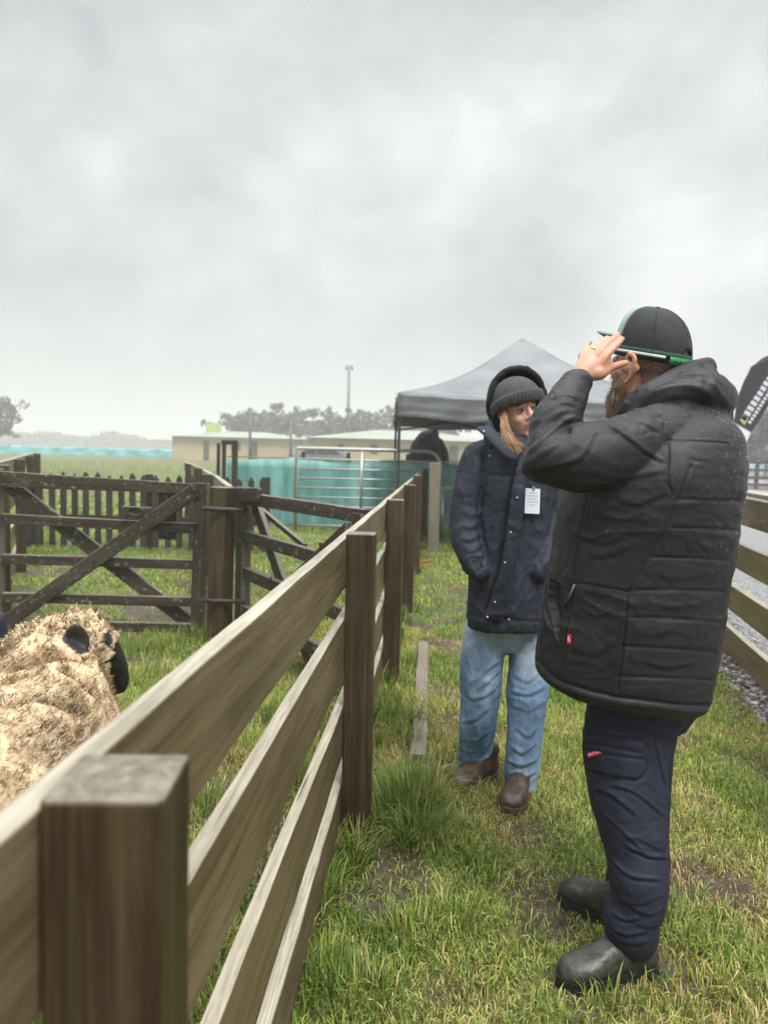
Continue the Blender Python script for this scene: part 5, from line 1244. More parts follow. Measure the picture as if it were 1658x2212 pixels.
for q, a in (([(1268, 1700), (1320, 1715), (1380, 1765)], .006), ([(1285, 1740), (1340, 1790), (1400, 1850)], .008), ([(1310, 1690), (1370, 1710), (1440, 1765)], .007), ([(1330, 1800), (1380, 1812), (1430, 1835)], .003), ([(1318, 1850), (1360, 1890), (1430, 1900)], .006), ([(1318, 1968), (1350, 1985), (1385, 1978)], .006), ([(1350, 1950), (1400, 1972), (1434, 1958)], .005), ([(1314, 1998), (1350, 2016), (1400, 2008)], .006), ([(1365, 1990), (1405, 2000), (1432, 1990)], .005), ([(1322, 2022), (1358, 2036), (1400, 2030)], .004), ([(1330, 1940), (1380, 1950), (1434, 1930)], .005), ([(1290, 1560), (1340, 1572), (1400, 1570)], .004), ([(1410, 1580), (1425, 1650), (1440, 1700)], .006), ([(1345, 1820), (1395, 1845), (1440, 1850)], .006)):
    sc.crease(q, a * 1.15, .0062)
sc.noise(.0045, 7, (1, 1, .6)); sc.noise(.0012, 26, (1, 1, 1.6)); sc.ridge(.0026, 6, (1.2, 1.2, .7)); sc.ridge(-.0016, 12, (1, 1, 1.5)); sc.done()
navy = fabric('navy_work_cloth', (.0150, .0175, .034), .68, .3, 800, .25, 11)
tr_o = link('trousers', tr, navy, man)
tmpt = bpy.data.meshes.new('tmp'); bm = bmesh.new(); bm.from_mesh(tr); bm.to_mesh(tmpt); bm.free(); tmpt.transform(Matrix.Translation(Vector(man_loc))); tw = Sculpt(tmpt)
lab, c, rx, uy, nn, d = patch('brand_patch', tw, 1285, 1628, 34, 13, R(17), red, tr_o, .0025, .0015)
def text_on(txt, c, rx, uy, nn, size, m_, parent, name='lettering'):
    cu = bpy.data.curves.new('t', 'FONT'); cu.body = txt; cu.size = size; cu.align_x = 'CENTER'; cu.align_y = 'CENTER'; cu.extrude = .0003
    o = bpy.data.objects.new('t', cu); C.objects.link(o); dg = bpy.context.evaluated_depsgraph_get(); me = bpy.data.meshes.new_from_object(o.evaluated_get(dg)); bpy.data.objects.remove(o)
    mt_ = Matrix.Identity(4); z = rx.cross(uy)
    for i in range(3): mt_[i][0], mt_[i][1], mt_[i][2], mt_[i][3] = rx[i], uy[i], z[i], (c + nn * .0006)[i]
    me.transform(mt_); me.materials.clear(); return link(name, me, m_, parent)
text_on('Hard Yakka', c, rx, uy, nn, 7.2 * d, whi, lab)
# ---- boots
gum = plain('wet_rubber_boot', (.040, .041, .034), .42, .45, 22, .35, 120); solem = plain('black_sole', (.012, .012, .012), .5, .2, 30)
h1, t1_ = HEEL_N, TOE_N
dirn = (t1_ - h1).normalized(); bt, bme, bh = boot('boot', BO_N, dirn, man, gum, solem, .95, .20, sx=.030)
h2, t2_ = G(1345, 2004), G(1212, 1926); dirf = (t2_ - h2).normalized(); bt2, bme2, bh2 = boot('boot', t2_ - dirf * .198, dirf, man, gum, solem, 1.0, .22)
# ---- beads of rain on the shoulders and back
p, q = sample_surface(tmpm, 60000, 21); pxx, pyy = proj_np(p)
up_ = q[:, 2]; pr = np.clip(up_ * 1.2, 0, 1) * .6 + np.clip((pxx - 1440) / 120, 0, 1) * np.clip((1260 - pyy) / 250, 0, 1) * .9 * (q[:, 0] > .1)
pr += .02; pr *= (p[:, 2] > .9); k = np.random.default_rng(2).random(len(p)) < pr * .22; p, q = p[k], q[k]
base_bm = bmesh.new(); bmesh.ops.create_icosphere(base_bm, subdivisions=1, radius=1.0); sv_ = np.array([list(v.co) for v in base_bm.verts]); sf = np.array([[v.index for v in fc.verts] for fc in base_bm.faces]); base_bm.free()
rr_ = .0007 + .0010 * np.random.default_rng(4).random(len(p)) ** 2
V = (p[:, None, :] + q[:, None, :] * (rr_ * .25)[:, None, None] + sv_[None] * rr_[:, None, None]).reshape(-1, 3)
lp = (sf[None] + (np.arange(len(p)) * len(sv_))[:, None, None]).reshape(-1)
me = fast_mesh('water_beads', V, lp, np.arange(len(lp) // 3) * 3, np.full(len(lp) // 3, 3)); smooth(me)
wmat = MB('water').base((.9, .92, .95), .03); wmat.b.inputs['Transmission Weight'].default_value = .75; wmat.b.inputs['IOR'].default_value = 1.33
stuff(link('water_beads', me, wmat.m, coat_o))
# ================================================================== WOMAN IN NAVY COAT
WY = 3.06
P_plain = P
def P(px, py, y): return P_plain(px, py, y + .09)
wom_loc = tuple(G(1075, 1715)); 
wom = thing('person', 'woman in hooded navy coat, grey knitted beanie and blue jeans, facing the man', 'person', wom_loc)
wf = Vector((.38, -.925, 0)).normalized(); wl = Vector((-wf.y, wf.x, 0))
def wrow(py, Lx, Rx, d=WY, asp=1.38):
    c = P((Lx + Rx) / 2, py, d); hw = (Rx - Lx) / 2 * d / F
    b = hw / math.sqrt((asp * wl.x) ** 2 + wf.x ** 2); return (c, wl * b * asp, wf * b)
wr_ = [(1352, 1010, 1200), (1345, 1003, 1206), (1300, 1004, 1208), (1240, 1008, 1204), (1170, 1014, 1196), (1100, 1020, 1196), (1030, 1024, 1200), (985, 1034, 1196), (958, 1052, 1184), (940, 1076, 1166)]
wt_ = loft([wrow(*q) for q in wr_], 56, sub=4, power=2.2)
la = limb([(P(1066, 975, 3.06), .06, .065), (P(1034, 985, 3.04), .068, .068), (P(1012, 1050, 3.02), .064, .064), (P(1003, 1115, 3.0), .060, .062), (P(1006, 1170, 2.96), .056, .058), (P(1022, 1215, 2.92), .050, .05), (P(1040, 1240, 2.90), .038, .04)], 28, 5)
ra_ = limb([(P(1160, 975, 3.10), .06, .065), (P(1190, 990, 3.12), .066, .066), (P(1204, 1050, 3.12), .062, .062), (P(1206, 1115, 3.10), .058, .06), (P(1196, 1170, 3.04), .054, .055), (P(1176, 1215, 2.98), .048, .048), (P(1160, 1240, 2.95), .038, .038)], 28, 5)
placket = limb([(P(1140, 968, 2.93), .03, .010), (P(1124, 1040, 2.89), .030, .010), (P(1112, 1120, 2.885), .030, .010), (P(1098, 1220, 2.885), .032, .010), (P(1066, 1335, 2.90), .036, .010)], 18, 5)
wc = fuse([wt_, la, ra_, placket], .0065, 4, .5, 'coat'); sc = Sculpt(wc)
for q, a in (([(996, 1105), (1020, 1112), (1040, 1104)], .006), ([(992, 1135), (1018, 1138), (1040, 1125)], .007), ([(990, 1160), (1016, 1165), (1040, 1150)], .007), ([(994, 1185), (1020, 1190), (1045, 1172)], .007), ([(1000, 1205), (1024, 1208), (1048, 1192)], .006), ([(992, 1085), (1015, 1085), (1035, 1075)], .004),
              ([(1040, 985), (1035, 1030), (1040, 1080)], .005), ([(1060, 970), (1055, 1020), (1060, 1080)], .004), ([(1020, 1230), (1040, 1290), (1050, 1340)], .005), ([(1060, 1180), (1070, 1240), (1050, 1300)], .004), ([(1015, 990), (1005, 1040), (1005, 1080)], .004)):
    a *= random.uniform(.35, .7); sc.photo(q, a, .012); sc.photo([(x + 2, y + random.uniform(5, 9)) for x, y in q], -a, .010)
for q in ([(1118, 975), (1106, 1040), (1094, 1130), (1078, 1230), (1046, 1330)], [(1148, 975), (1138, 1040), (1130, 1130), (1112, 1240), (1086, 1350)]): sc.photo(q, -.007, .006, False)
sc.photo([(1000, 1325), (1040, 1334), (1070, 1340)], -.005, .006, False); sc.photo([(1090, 1338), (1150, 1342), (1200, 1340)], -.005, .006, False)
sc.photo([(1056, 1025), (1080, 1028), (1112, 1028)], -.004, .006, False); sc.photo([(1062, 1140), (1050, 1180), (1040, 1232)], -.006, .006, False); sc.photo([(1044, 985), (1036, 1080), (1040, 1150)], -.006, .008, False)
region(sc, [(1010, 1205), (1030, 1240), (1046, 1225), (1030, 1200)], -.008)
sc.noise(.005, 9, (1, 1, .8)); sc.noise(.0015, 34); sc.ridge(.005, 8, (1.4, 1.4, .8)); sc.ridge(-.003, 17); sc.done()
wnavy = fabric('navy_coat_cloth', (.0215, .0260, .0400), .66, .25, 700, .3, 10)
wcoat = link('coat', wc, wnavy, wom)
tmpw = bpy.data.meshes.new('tmp'); bm = bmesh.new(); bm.from_mesh(wc); bm.to_mesh(tmpw); bm.free(); tmpw.transform(Matrix.Translation(Vector(wom_loc))); ww = Sculpt(tmpw)
stud = MB('press_stud').base((.45, .45, .47), .3, Metallic=.9).m
for px, py in ((1058, 985), (1094, 985), (1133, 1008), (1116, 1075), (1102, 1150), (1090, 1215), (1052, 1332), (1098, 1338), (1068, 1300)):
    h, nn = ww.hit(px, py)
    if h: link('press_stud', ball(h + nn.normalized() * .002, (.0052, .0052, .0052), 2), stud, wcoat)
# card in a plastic sleeve pinned to the chest
bd = plain('badge_card', (.72, .74, .82), .35, .05, 30); bg_ = plain('badge_print', (.45, .49, .56), .4, .1, 40); bk_ = plain('badge_block', (.20, .25, .28), .4, .1, 40)
hh, nn0 = ww.hit(1147, 1082); nnb = Vector((.12, -1, .12)).normalized(); d = 1 / F * hh.y
rgt = (Vector((1, 0, -.02)) - nnb * nnb.x).normalized(); upb = nnb.cross(rgt); upb = upb if upb.z > 0 else -upb; upb = (upb + rgt * .05).normalized()
cb = P_plain(1149, 1082, hh.y - .014)
badge = thing('name_card', 'white card in a clear sleeve pinned to the chest of the navy coat', 'badge', tuple(cb))
link('card', board_mesh(cb - rgt * 16.5 * d, cb + rgt * 16.5 * d, 54 * d, .002, up=nnb, bev=.0006), bd, badge)
fcb = cb + nnb * .0016
for k in range(5): 
    c_ = fcb + upb * (18 - k * 6.5) * d; wdd = (10, 12, 9, 12, 7)[k]
    link('print_line', board_mesh(c_ - rgt * wdd * d, c_ + rgt * wdd * d, 1.6 * d, .0008, up=nnb, bev=0), bg_, badge)
link('clip', board_mesh(cb + upb * 27 * d - rgt * 3 * d, cb + upb * 27 * d + rgt * 3 * d, 8 * d, .006, up=nnb, bev=.001), stud, badge)
# ---- head
WH = Local(P(1118, 888, WY), Vector((.30, -.95, .03)), Vector((-.20, -.02, 1)))
HD = Local(P(1118, 880, WY + .01), Vector((.10, -.99, .06)), Vector((-.06, -.02, 1)))
wcore = [limb([(P(1100, 1330, WY), .13, .10, wl), (P(1100, 1200, WY), .13, .10, wl), (P(1105, 1060, WY), .14, .10, wl), (P(1112, 985, WY), .10, .08, wl), (P(1116, 950, WY), .055, .055, wl), (WH.p(-.02, 0, -.09), .05, .052, wl), (WH.p(-.02, 0, -.02), .05, .05, wl)], 24, 4)]
wcore += [limb([(P(1070, 985, 3.06), .04, .04), (P(1034, 990, 3.04), .045, .045), (P(1004, 1115, 3.0), .038, .038), (P(1024, 1215, 2.93), .028, .026)], 16, 4), limb([(P(1155, 985, 3.1), .04, .04), (P(1190, 995, 3.12), .045, .045), (P(1205, 1115, 3.1), .038, .038), (P(1176, 1215, 2.99), .028, .026)], 16, 4)]
wcore += hand_parts(Local(P(1030, 1218, 2.96), P(1075, 1250, 3.0) - P(1024, 1215, 2.93), (-.8, -.5, 0)), .85) + hand_parts(Local(P(1176, 1215, 2.99), P(1148, 1262, 3.0) - P(1176, 1215, 2.99), (.8, -.5, 0)), .85)
WLL = [(1050, 1340, 3.05), (1042, 1480, 3.04), (1034, 1580, 3.06), (1034, 1675, 3.15)]; WLR = [(1140, 1340, 3.06), (1138, 1500, 3.03), (1132, 1600, 3.0), (1127, 1690, 3.0)]
for lg in (WLL, WLR): wcore.append(limb([(P(*q), r_, r_) for q, r_ in zip(lg, (.075, .055, .048, .035))], 18, 4))
wcore += head_parts(WH, .93, True)
wb = fuse(wcore, .0042, 3, .5, 'body'); wskin = skin_mat('fair_skin', (.70, .42, .32), (.62, .30, .22))
link('body', wb, wskin, wom); eyes(WH, .93, wom)
kk = .93
for s in (1, -1):
    link('eyebrow', pipe_mesh([WH.p(.088 * kk, s * .016 * kk, .021 * kk), WH.p(.090 * kk, s * .032 * kk, .026 * kk), WH.p(.078 * kk, s * .050 * kk, .020 * kk)], .0028, 6), plain('brown_brow', (.10, .06, .035), .7), wom)
    link('eyelid', pipe_mesh([WH.p(.086 * kk, s * .020 * kk, .004 * kk), WH.p(.0925 * kk, s * .032 * kk, .0085 * kk), WH.p(.083 * kk, s * .046 * kk, .003 * kk)], .0026, 6), plain('lash_line', (.10, .05, .035), .6), wom)
link('lips', fuse([WH.ball((.0935 * kk, 0, -.061 * kk), (.0095 * kk, .022 * kk, .005 * kk)), WH.ball((.0915 * kk, 0, -.0725 * kk), (.0095 * kk, .018 * kk, .0055 * kk))], .002, 3, .5, 'lips'), plain('lip_skin', (.50, .17, .15), .4), wom)
# beanie
def dome(h, c, r, cut, nth=120, ntt=26, rib=0.0, nrib=44):
    V = []; Fc = []
    for j in range(ntt + 1):
        t = j / ntt
        for i in range(nth):
            th = 2 * math.pi * i / nth; lo = cut(th); zz = lo + (1 - lo) * math.sin(t * math.pi / 2) if False else lo + (.999 - lo) * t
            rr = math.sqrt(max(0, 1 - zz * zz)) if zz > 0 else 1.0 - .06 * zz * zz
            k = 1 + rib * math.cos(nrib * th) * min(1, rr * 2)
            V.append(h.p(c[0] + r[0] * rr * math.cos(th) * k, c[1] + r[1] * rr * math.sin(th) * k, c[2] + r[2] * zz))
    for j in range(ntt):
        for i in range(nth): Fc.append((j * nth + i, j * nth + (i + 1) % nth, (j + 1) * nth + (i + 1) % nth, (j + 1) * nth + i))
    me = np_mesh('dome', V, Fc); smooth(me); return me
knit = MB('grey_knit'); o = knit.obj(); knit.base(knit.ramp(knit.noise(o, 160, 3, .7), [(.35, (.030, .030, .030)), (.65, (.082, .081, .080))]), .9); knit.bump(knit.noise(o, 240, 3), .6, .004)
cutf = lambda th: -.02 - .62 * (.5 - .5 * math.cos(th)) ** 1.2 + .02 * math.cos(th)
bn1 = link('beanie', dome(WH, (-.004, 0, .036), (.112, .100, .106), lambda th: cutf(th) + .22, rib=.028, nrib=44), knit.m, wom); s = bn1.modifiers.new('t', 'SOLIDIFY'); s.thickness = .006
V = []; Fc = []; nth = 150; prof = [(-.004, .0), (.004, -.006), (.010, 0), (.012, .018), (.011, .036), (.005, .046), (-.004, .044)]
for i in range(nth):
    th = 2 * math.pi * i / nth; zz = cutf(th); rr = (math.sqrt(1 - max(zz + .3, 0) ** 2 * .5) if zz > -.3 else 1)
    for a, b in prof:
        k = .0034 * math.cos(th * 48)
        V.append(WH.p(-.004 + (.110 + a + k) * math.cos(th), (.098 + a + k) * math.sin(th), .036 + .106 * zz + b))
np_ = len(prof)
for i in range(nth):
    for k in range(np_): Fc.append((i * np_ + k, ((i + 1) % nth) * np_ + k, ((i + 1) % nth) * np_ + (k + 1) % np_, i * np_ + (k + 1) % np_))
me = np_mesh('cuff', V, Fc); smooth(me); link('cuff', me, knit.m, bn1)
# hood up round the beanie
bm = bmesh.new(); bmesh.ops.create_icosphere(bm, subdivisions=5, radius=1.0)
kill = [v for v in bm.verts if v.co.x > .12 + .10 * v.co.z]
bmesh.ops.delete(bm, geom=kill, context='VERTS')
for v in bm.verts:
    q = v.co.copy(); v.co = HD.p(-.012 + .122 * q.x, .117 * q.y, .020 + .140 * q.z)
edges = [e for e in bm.edges if e.is_boundary]
me = bpy.data.meshes.new('hood'); bm.to_mesh(me); 
bpts = [v.co.copy() for v in {v for e in edges for v in e.verts}]; bm.free()
cen = sum(bpts, Vector()) / len(bpts); bpts.sort(key=lambda p: math.atan2((p - cen).dot(HD.u), (p - cen).dot(HD.l)))
bpts = [bpts[i] for i in range(0, len(bpts), max(1, len(bpts) // 40))]
sc = Sculpt(me); sc.noise(.008, 10); sc.ridge(.004, 9); sc.done(); smooth(me)
hdm = link('hood', me, wnavy, wcoat); s = hdm.modifiers.new('t', 'SOLIDIFY'); s.thickness = .010; s.offset = 1
bpts = [b_ + HD.v(random.gauss(0, .004), random.gauss(0, .0015), random.gauss(0, .0015)) for b_ in bpts]
link('hood_rim', pipe_mesh(bpts, [.012 + random.uniform(-.002, .003) for _ in bpts], 10, True), fabric('black_hood_lining', (.008, .009, .013), .8), hdm)
# stand collar turned out at the throat
col = fuse([limb([(P(1034, 924, 2.98), .016, .008), (P(1050, 930, 2.955), .030, .008), (P(1070, 950, 2.93), .030, .009), (P(1094, 975, 2.905), .026, .009), (P(1114, 990, 2.90), .020, .008)], 20, 4, ),
            limb([(P(1056, 912, 3.04), .018, .02), (P(1058, 938, 3.02), .028, .03), (P(1068, 965, 3.0), .040, .03)], 20, 4), limb([(P(1176, 905, 3.04), .03, .02), (P(1178, 935, 3.02), .036, .03), (P(1168, 965, 3.0), .04, .03)], 20, 4),
            limb([(P(1180, 930, 2.98), .03, .012), (P(1165, 955, 2.93), .032, .014), (P(1142, 978, 2.90), .028, .014)], 18, 4), limb([(P(1060, 962, 3.05), .05, .05), (P(1115, 975, 3.0), .05, .05), (P(1165, 968, 3.05), .05, .05)], 20, 4)], .006, 4, .5, 'collar')
sc = Sculpt(col); sc.noise(.004, 18); sc.done(); clo = link('collar', col, wnavy, wcoat)
link('press_stud', ball(P(1044, 932, 2.945), (.006, .006, .006), 2), stud, clo)
# hair hanging out of the hood
r = np.random.default_rng(8); V = []; Cc = []
for k in range(230):
    lock = k % 11; t0 = np.clip((lock * .618) % 1 + .05 * r.normal(), 0, 1); sgn = 1 if r.random() < .72 else -1
    if sgn > 0: t1 = r.normal() * 2.5; pts = [(1085 + 9 * t0, 890 - 4 * t0, 2.995), (1084 + 11 * t0 + t1 * .8, 918, 2.955), (1092 + 17 * t0 + t1 * 1.4, 948, 2.925), (1106 + 20 * t0 + t1 * 2.2, 956 + 26 * r.random(), 2.902)]
    else: pts = [(1160 + 4 * r.normal(), 890, 3.02), (1166 + 6 * t0, 920, 2.985), (1160 + 6 * t0, 950, 2.94), (1150 + 8 * t0, 972 + 8 * r.random(), 2.91)]
    q = spline([P(a + r.normal() * 1.2, b, c + r.normal() * .006) for a, b, c in pts], 4); s_ = np.array([1, .25 * r.normal(), .1]) * .0008
    i0 = len(V)
    cc = np.array([(.25, .105, .030), (.36, .165, .048), (.12, .048, .015), (.44, .23, .08)][(lock * 3) % 4]) * (.75 + .5 * r.random())
    for j in range(len(q)): V += [q[j] - s_ * (1 - .5 * j / len(q)), q[j] + s_ * (1 - .5 * j / len(q))]; Cc += [cc, cc]
    if k == 0: nq = len(q)
b_ = (np.arange(230) * nq * 2)[:, None, None] + (np.arange(nq - 1) * 2)[None, :, None] + np.array([[[0, 1, 3, 2]]])
lp = b_.reshape(-1); me = fast_mesh('hair', np.array(V), lp, np.arange(len(lp) // 4) * 4, np.full(len(lp) // 4, 4)); smooth(me); set_attr(me, 'col', np.concatenate([np.array(Cc), np.ones((len(Cc), 1))], 1)); link('hair', me, hair_m, wom)
# ---- jeans
jl = limb([prow(1070, 1300, 3.07, .10, .11), prow(1046, 1370, 3.06, .088, .10), prow(1040, 1430, 3.05, .090, .095), prow(1036, 1500, 3.04, .080, .085), prow(1032, 1560, 3.05, .076, .080), prow(1026, 1610, 3.10, .072, .078), prow(1024, 1655, 3.13, .070, .076), prow(1030, 1684, 3.15, .064, .068)], 32, 5)
jr = limb([prow(1130, 1300, 3.08, .10, .11), prow(1144, 1370, 3.07, .086, .10), prow(1142, 1430, 3.05, .085, .095), prow(1138, 1500, 3.02, .082, .086), prow(1134, 1560, 3.0, .076, .080), prow(1129, 1620, 2.99, .072, .078), prow(1125, 1665, 2.985, .070, .076), prow(1124, 1698, 2.98, .064, .068)], 32, 5)
jh = limb([(P(1098, 1290, 3.08), .16, .11, wl), (P(1097, 1340, 3.08), .165, .12, wl), (P(1097, 1372, 3.08), .14, .11, wl)], 28, 4)
jn = fuse([jl, jr, jh], .006, 3, .5, 'jeans'); sc = Sculpt(jn)
for q, a in (([(1092, 1420), (1060, 1440), (1030, 1470)], .006), ([(1085, 1445), (1055, 1470), (1028, 1495)], .006), ([(1078, 1475), (1050, 1500), (1012, 1510)], .006), ([(995, 1560), (1030, 1550), (1065, 1520)], .006), ([(990, 1615), (1025, 1625), (1062, 1600)], .010), ([(990, 1635), (1025, 1648), (1060, 1630)], .010), ([(988, 1590), (1020, 1600), (1060, 1580)], .007),
              ([(1100, 1490), (1140, 1500), (1178, 1480)], .009), ([(1102, 1520), (1140, 1535), (1175, 1515)], .006), ([(1105, 1455), (1140, 1470), (1180, 1440)], .006), ([(1090, 1640), (1125, 1652), (1160, 1638)], .010), ([(1092, 1665), (1125, 1678), (1160, 1662)], .010), ([(1100, 1610), (1130, 1625), (1160, 1600)], .008), ([(1110, 1570), (1140, 1590), (1165, 1570)], .006), ([(1000, 1400), (1015, 1450), (1010, 1520)], .004)):
    a *= random.uniform(.4, .8); sc.photo(q, a, .011); sc.photo([(x, y + random.uniform(4, 8)) for x, y in q], -a, .009)
sc.noise(.005, 10); sc.noise(.0015, 40); sc.ridge(.004, 7, (1, 1, 1.2)); sc.ridge(-.002, 15); sc.done()
m = MB('faded_denim'); o = m.obj(); g_ = m.new('ShaderNodeSeparateXYZ'); m.l.new(o, g_.inputs[0])
den = m.ramp(m.noise(m.map(o, (1, 1, .4)), 12, 5, .6), [(.35, (.080, .150, .265)), (.5, (.150, .245, .385)), (.66, (.29, .40, .54))])
thigh = m.math('MULTIPLY', m.ramp(m.math('MULTIPLY', g_.outputs[2], 1.0), [(.44, 0.0), (.60, 1.0)]), m.ramp(m.noise(o, 5, 3), [(.40, 0.15), (.62, .85)]))
den = m.mix(thigh, den, (.42, .485, .525))
mudst = m.ramp(m.noise(o, 7.5, 5, .65), [(.54, 0.0), (.68, .55)]); den = m.mix(m.math('MULTIPLY', mudst, m.ramp(g_.outputs[2], [(.30, .25), (.50, 1.0)])), den, (.22, .20, .135))
m.base(den, .8); m.bump(m.math('ADD', m.noise(m.map(o, (1, 1, .5)), 600, 2), m.noise(o, 60, 3)), .3, .003)
jo = link('jeans', jn, m.m, wom)
brown = plain('brown_leather', (.068, .040, .027), .42, .45, 22, .35, 90); bsole = plain('muddy_sole', (.10, .065, .045), .6, .3, 30)
def shoe(heel, toe, k):
    d_ = (toe - heel).normalized(); boot('shoe', toe - d_ * .195 * k, d_, wom, brown, bsole, k, .13, toe_w=1.08)
shoe(G(1052, 1678), G(972, 1716), .98); shoe(G(1136, 1700), G(1090, 1758), .98)

P = P_plain
# ================================================================== HOODED FIGURE BEYOND THE GATE
fy_ = 14.6
hfig = thing('person', 'hooded figure in black seen from behind beyond the steel gate', 'person', (P(925, 980, fy_).x, fy_, 0))
k_ = fy_ / F
def Q(px, py, dy=0): return P(px, py, fy_ + dy)
cx_ = P(925, 980, fy_).x
tb = fuse([limb([(Q(926, 1010), .27, .2), (Q(924, 980), .29, .2), (Q(922, 958), .27, .19), (Q(928, 944), .20, .16), (Q(934, 934), .11, .12)], 28, 4), limb([(Q(902, 955), .10, .10), (Q(895, 975), .10, .11), (Q(896, 1000), .09, .1), (Q(905, 1020, -.12), .07, .08)], 20, 4), limb([(Q(946, 955), .10, .10), (Q(957, 978), .10, .11), (Q(958, 1002), .09, .1), (Q(948, 1022, -.12), .07, .08)], 20, 4), limb([((cx_, fy_, .72), .24, .18), ((cx_, fy_, .9), .26, .19), (Q(926, 1012), .27, .2)], 28, 3)], .014, 4, .5, 'coat')
sc = Sculpt(tb); sc.noise(.012, 9); sc.done(); black_rain = fabric('black_raincoat', (.012, .012, .015), .5, .2, 300, .2, 6); fc_ = link('coat', tb, black_rain, hfig)
link('hood', fuse([ball(Q(937, 935), (.095, .12, .125), 3), ball(Q(936, 946), (.12, .13, .08), 3), ball(Q(912, 962), (.20, .18, .13), 3)], .01, 4, .5, 'hood'), black_rain, fc_)
fh = Local(Q(936, 936, .03), Vector((.1, 1, -.1)))
fbody = head_parts(fh, .9) + [limb([((cx_, fy_, .75), .13, .1), ((cx_, fy_, 1.2), .16, .1), (fh.p(-.03, 0, -.2), .06, .06), (fh.p(-.02, 0, -.05), .05, .05)], 20, 3)] + [limb([((cx_ + s * .10, fy_, .8), .07, .07), ((cx_ + s * .11, fy_ + .02, .45), .05, .05), ((cx_ + s * .11, fy_, .06), .035, .035)], 14, 3) for s in (1, -1)]
fbody += hand_parts(Local(Q(905, 1020, -.12), Vector((0, -.3, -1)), (-1, 0, 0)), .95) + hand_parts(Local(Q(948, 1022, -.12), Vector((0, -.3, -1)), (1, 0, 0)), .95)
link('body', fuse(fbody, .008, 2, .5, 'body'), wskin, hfig)
link('trousers', fuse([limb([((cx_ + s * .10, fy_, .88), .11, .12), ((cx_ + s * .11, fy_ + .02, .45), .085, .09), ((cx_ + s * .11, fy_, .07), .07, .075)], 20, 3) for s in (1, -1)] + [ball((cx_, fy_, .85), (.2, .14, .12), 3)], .012, 3, .5, 'trousers'), navy, hfig)
for s in (1, -1): boot('boot', (cx_ + s * .11, fy_, 0), Vector((s * .15, 1, 0)), hfig, gum, solem, .95, .2)
# ================================================================== GRASS
m = MB('grass_blades'); at = m.attr('col', 'Color'); m.base(at, .45); m.b.inputs['Specular IOR Level'].default_value = .25
tr_ = m.new('ShaderNodeBsdfTranslucent'); m.put(tr_.inputs[0], at); mxs = m.new('ShaderNodeMixShader'); mxs.inputs[0].default_value = .28
m.l.new(m.b.outputs[0], mxs.inputs[1]); m.l.new(tr_.outputs[0], mxs.inputs[2]); m.l.new(mxs.outputs[0], m.n['Material Output'].inputs['Surface'])
grass_m = m.m
PAL = 1.13 * np.array([[.085, .160, .026], [.165, .250, .038], [.270, .325, .060], [.380, .375, .095], [.520, .440, .195], [.330, .205, .085]])
PA, PB = G(914, 1392), G(903, 1640)
def blades(x, y, ln, wd, lean, az, col, z0):
    n = len(x); d = np.stack([np.cos(az), np.sin(az)], 1); s = np.stack([-np.sin(az), np.cos(az)], 1)
    h1 = ln * np.cos(lean * .45) * .55; r1 = ln * np.sin(lean * .45) * .55
    h2 = h1 + ln * .45 * np.cos(lean * 1.35); r2 = r1 + ln * .45 * np.sin(lean * 1.35)
    b = np.stack([x, y, z0], 1)
    def at_(r_, h, w_):
        q = b.copy(); q[:, :2] += d * r_[:, None] + s * w_[:, None]; q[:, 2] += h; return q
    z = np.zeros(n)
    V = np.stack([at_(z, z, -wd / 2), at_(z, z, wd / 2), at_(r1, h1, wd * .42), at_(r1, h1, -wd * .42), at_(r2, h2, z)], 1).reshape(-1, 3)
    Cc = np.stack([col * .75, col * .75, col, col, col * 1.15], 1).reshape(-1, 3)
    return V, Cc
def grass_obj(parts, name, label):
    V = np.concatenate([p[0] for p in parts]); Cc = np.concatenate([p[1] for p in parts]); n = len(V) // 5
    b = (np.arange(n) * 5)[:, None]; loops = (b + np.array([[0, 1, 2, 3, 3, 2, 4]])).ravel()
    st = (np.arange(n) * 7)[:, None] + np.array([[0, 4]]); tt = np.tile([4, 3], n)
    me = fast_mesh(name, V, loops, st.ravel(), tt); smooth(me)
    set_attr(me, 'col', np.concatenate([Cc, np.ones((len(Cc), 1))], 1))
    o = stuff(link(name, me, grass_m)); o['label'] = label; o['category'] = 'grass'; return o
def pick(n, x, y, dryb=0.0):
    p = np.stack([x, y], 1); dry = fnoise(p, .9, 3) * .9 + fnoise(p, 4.0, 3) * 1.0 + dryb
    t = np.clip(1.65 + 2.1 * dry + rng.normal(size=n) * 1.05, 0, 4.99); i = t.astype(int); f = (t - i)[:, None]
    return (PAL[i] * (1 - f) + PAL[i + 1] * f) * np.where(rng.random(n) < .2, .45, .8 + .55 * rng.random(n))[:, None]
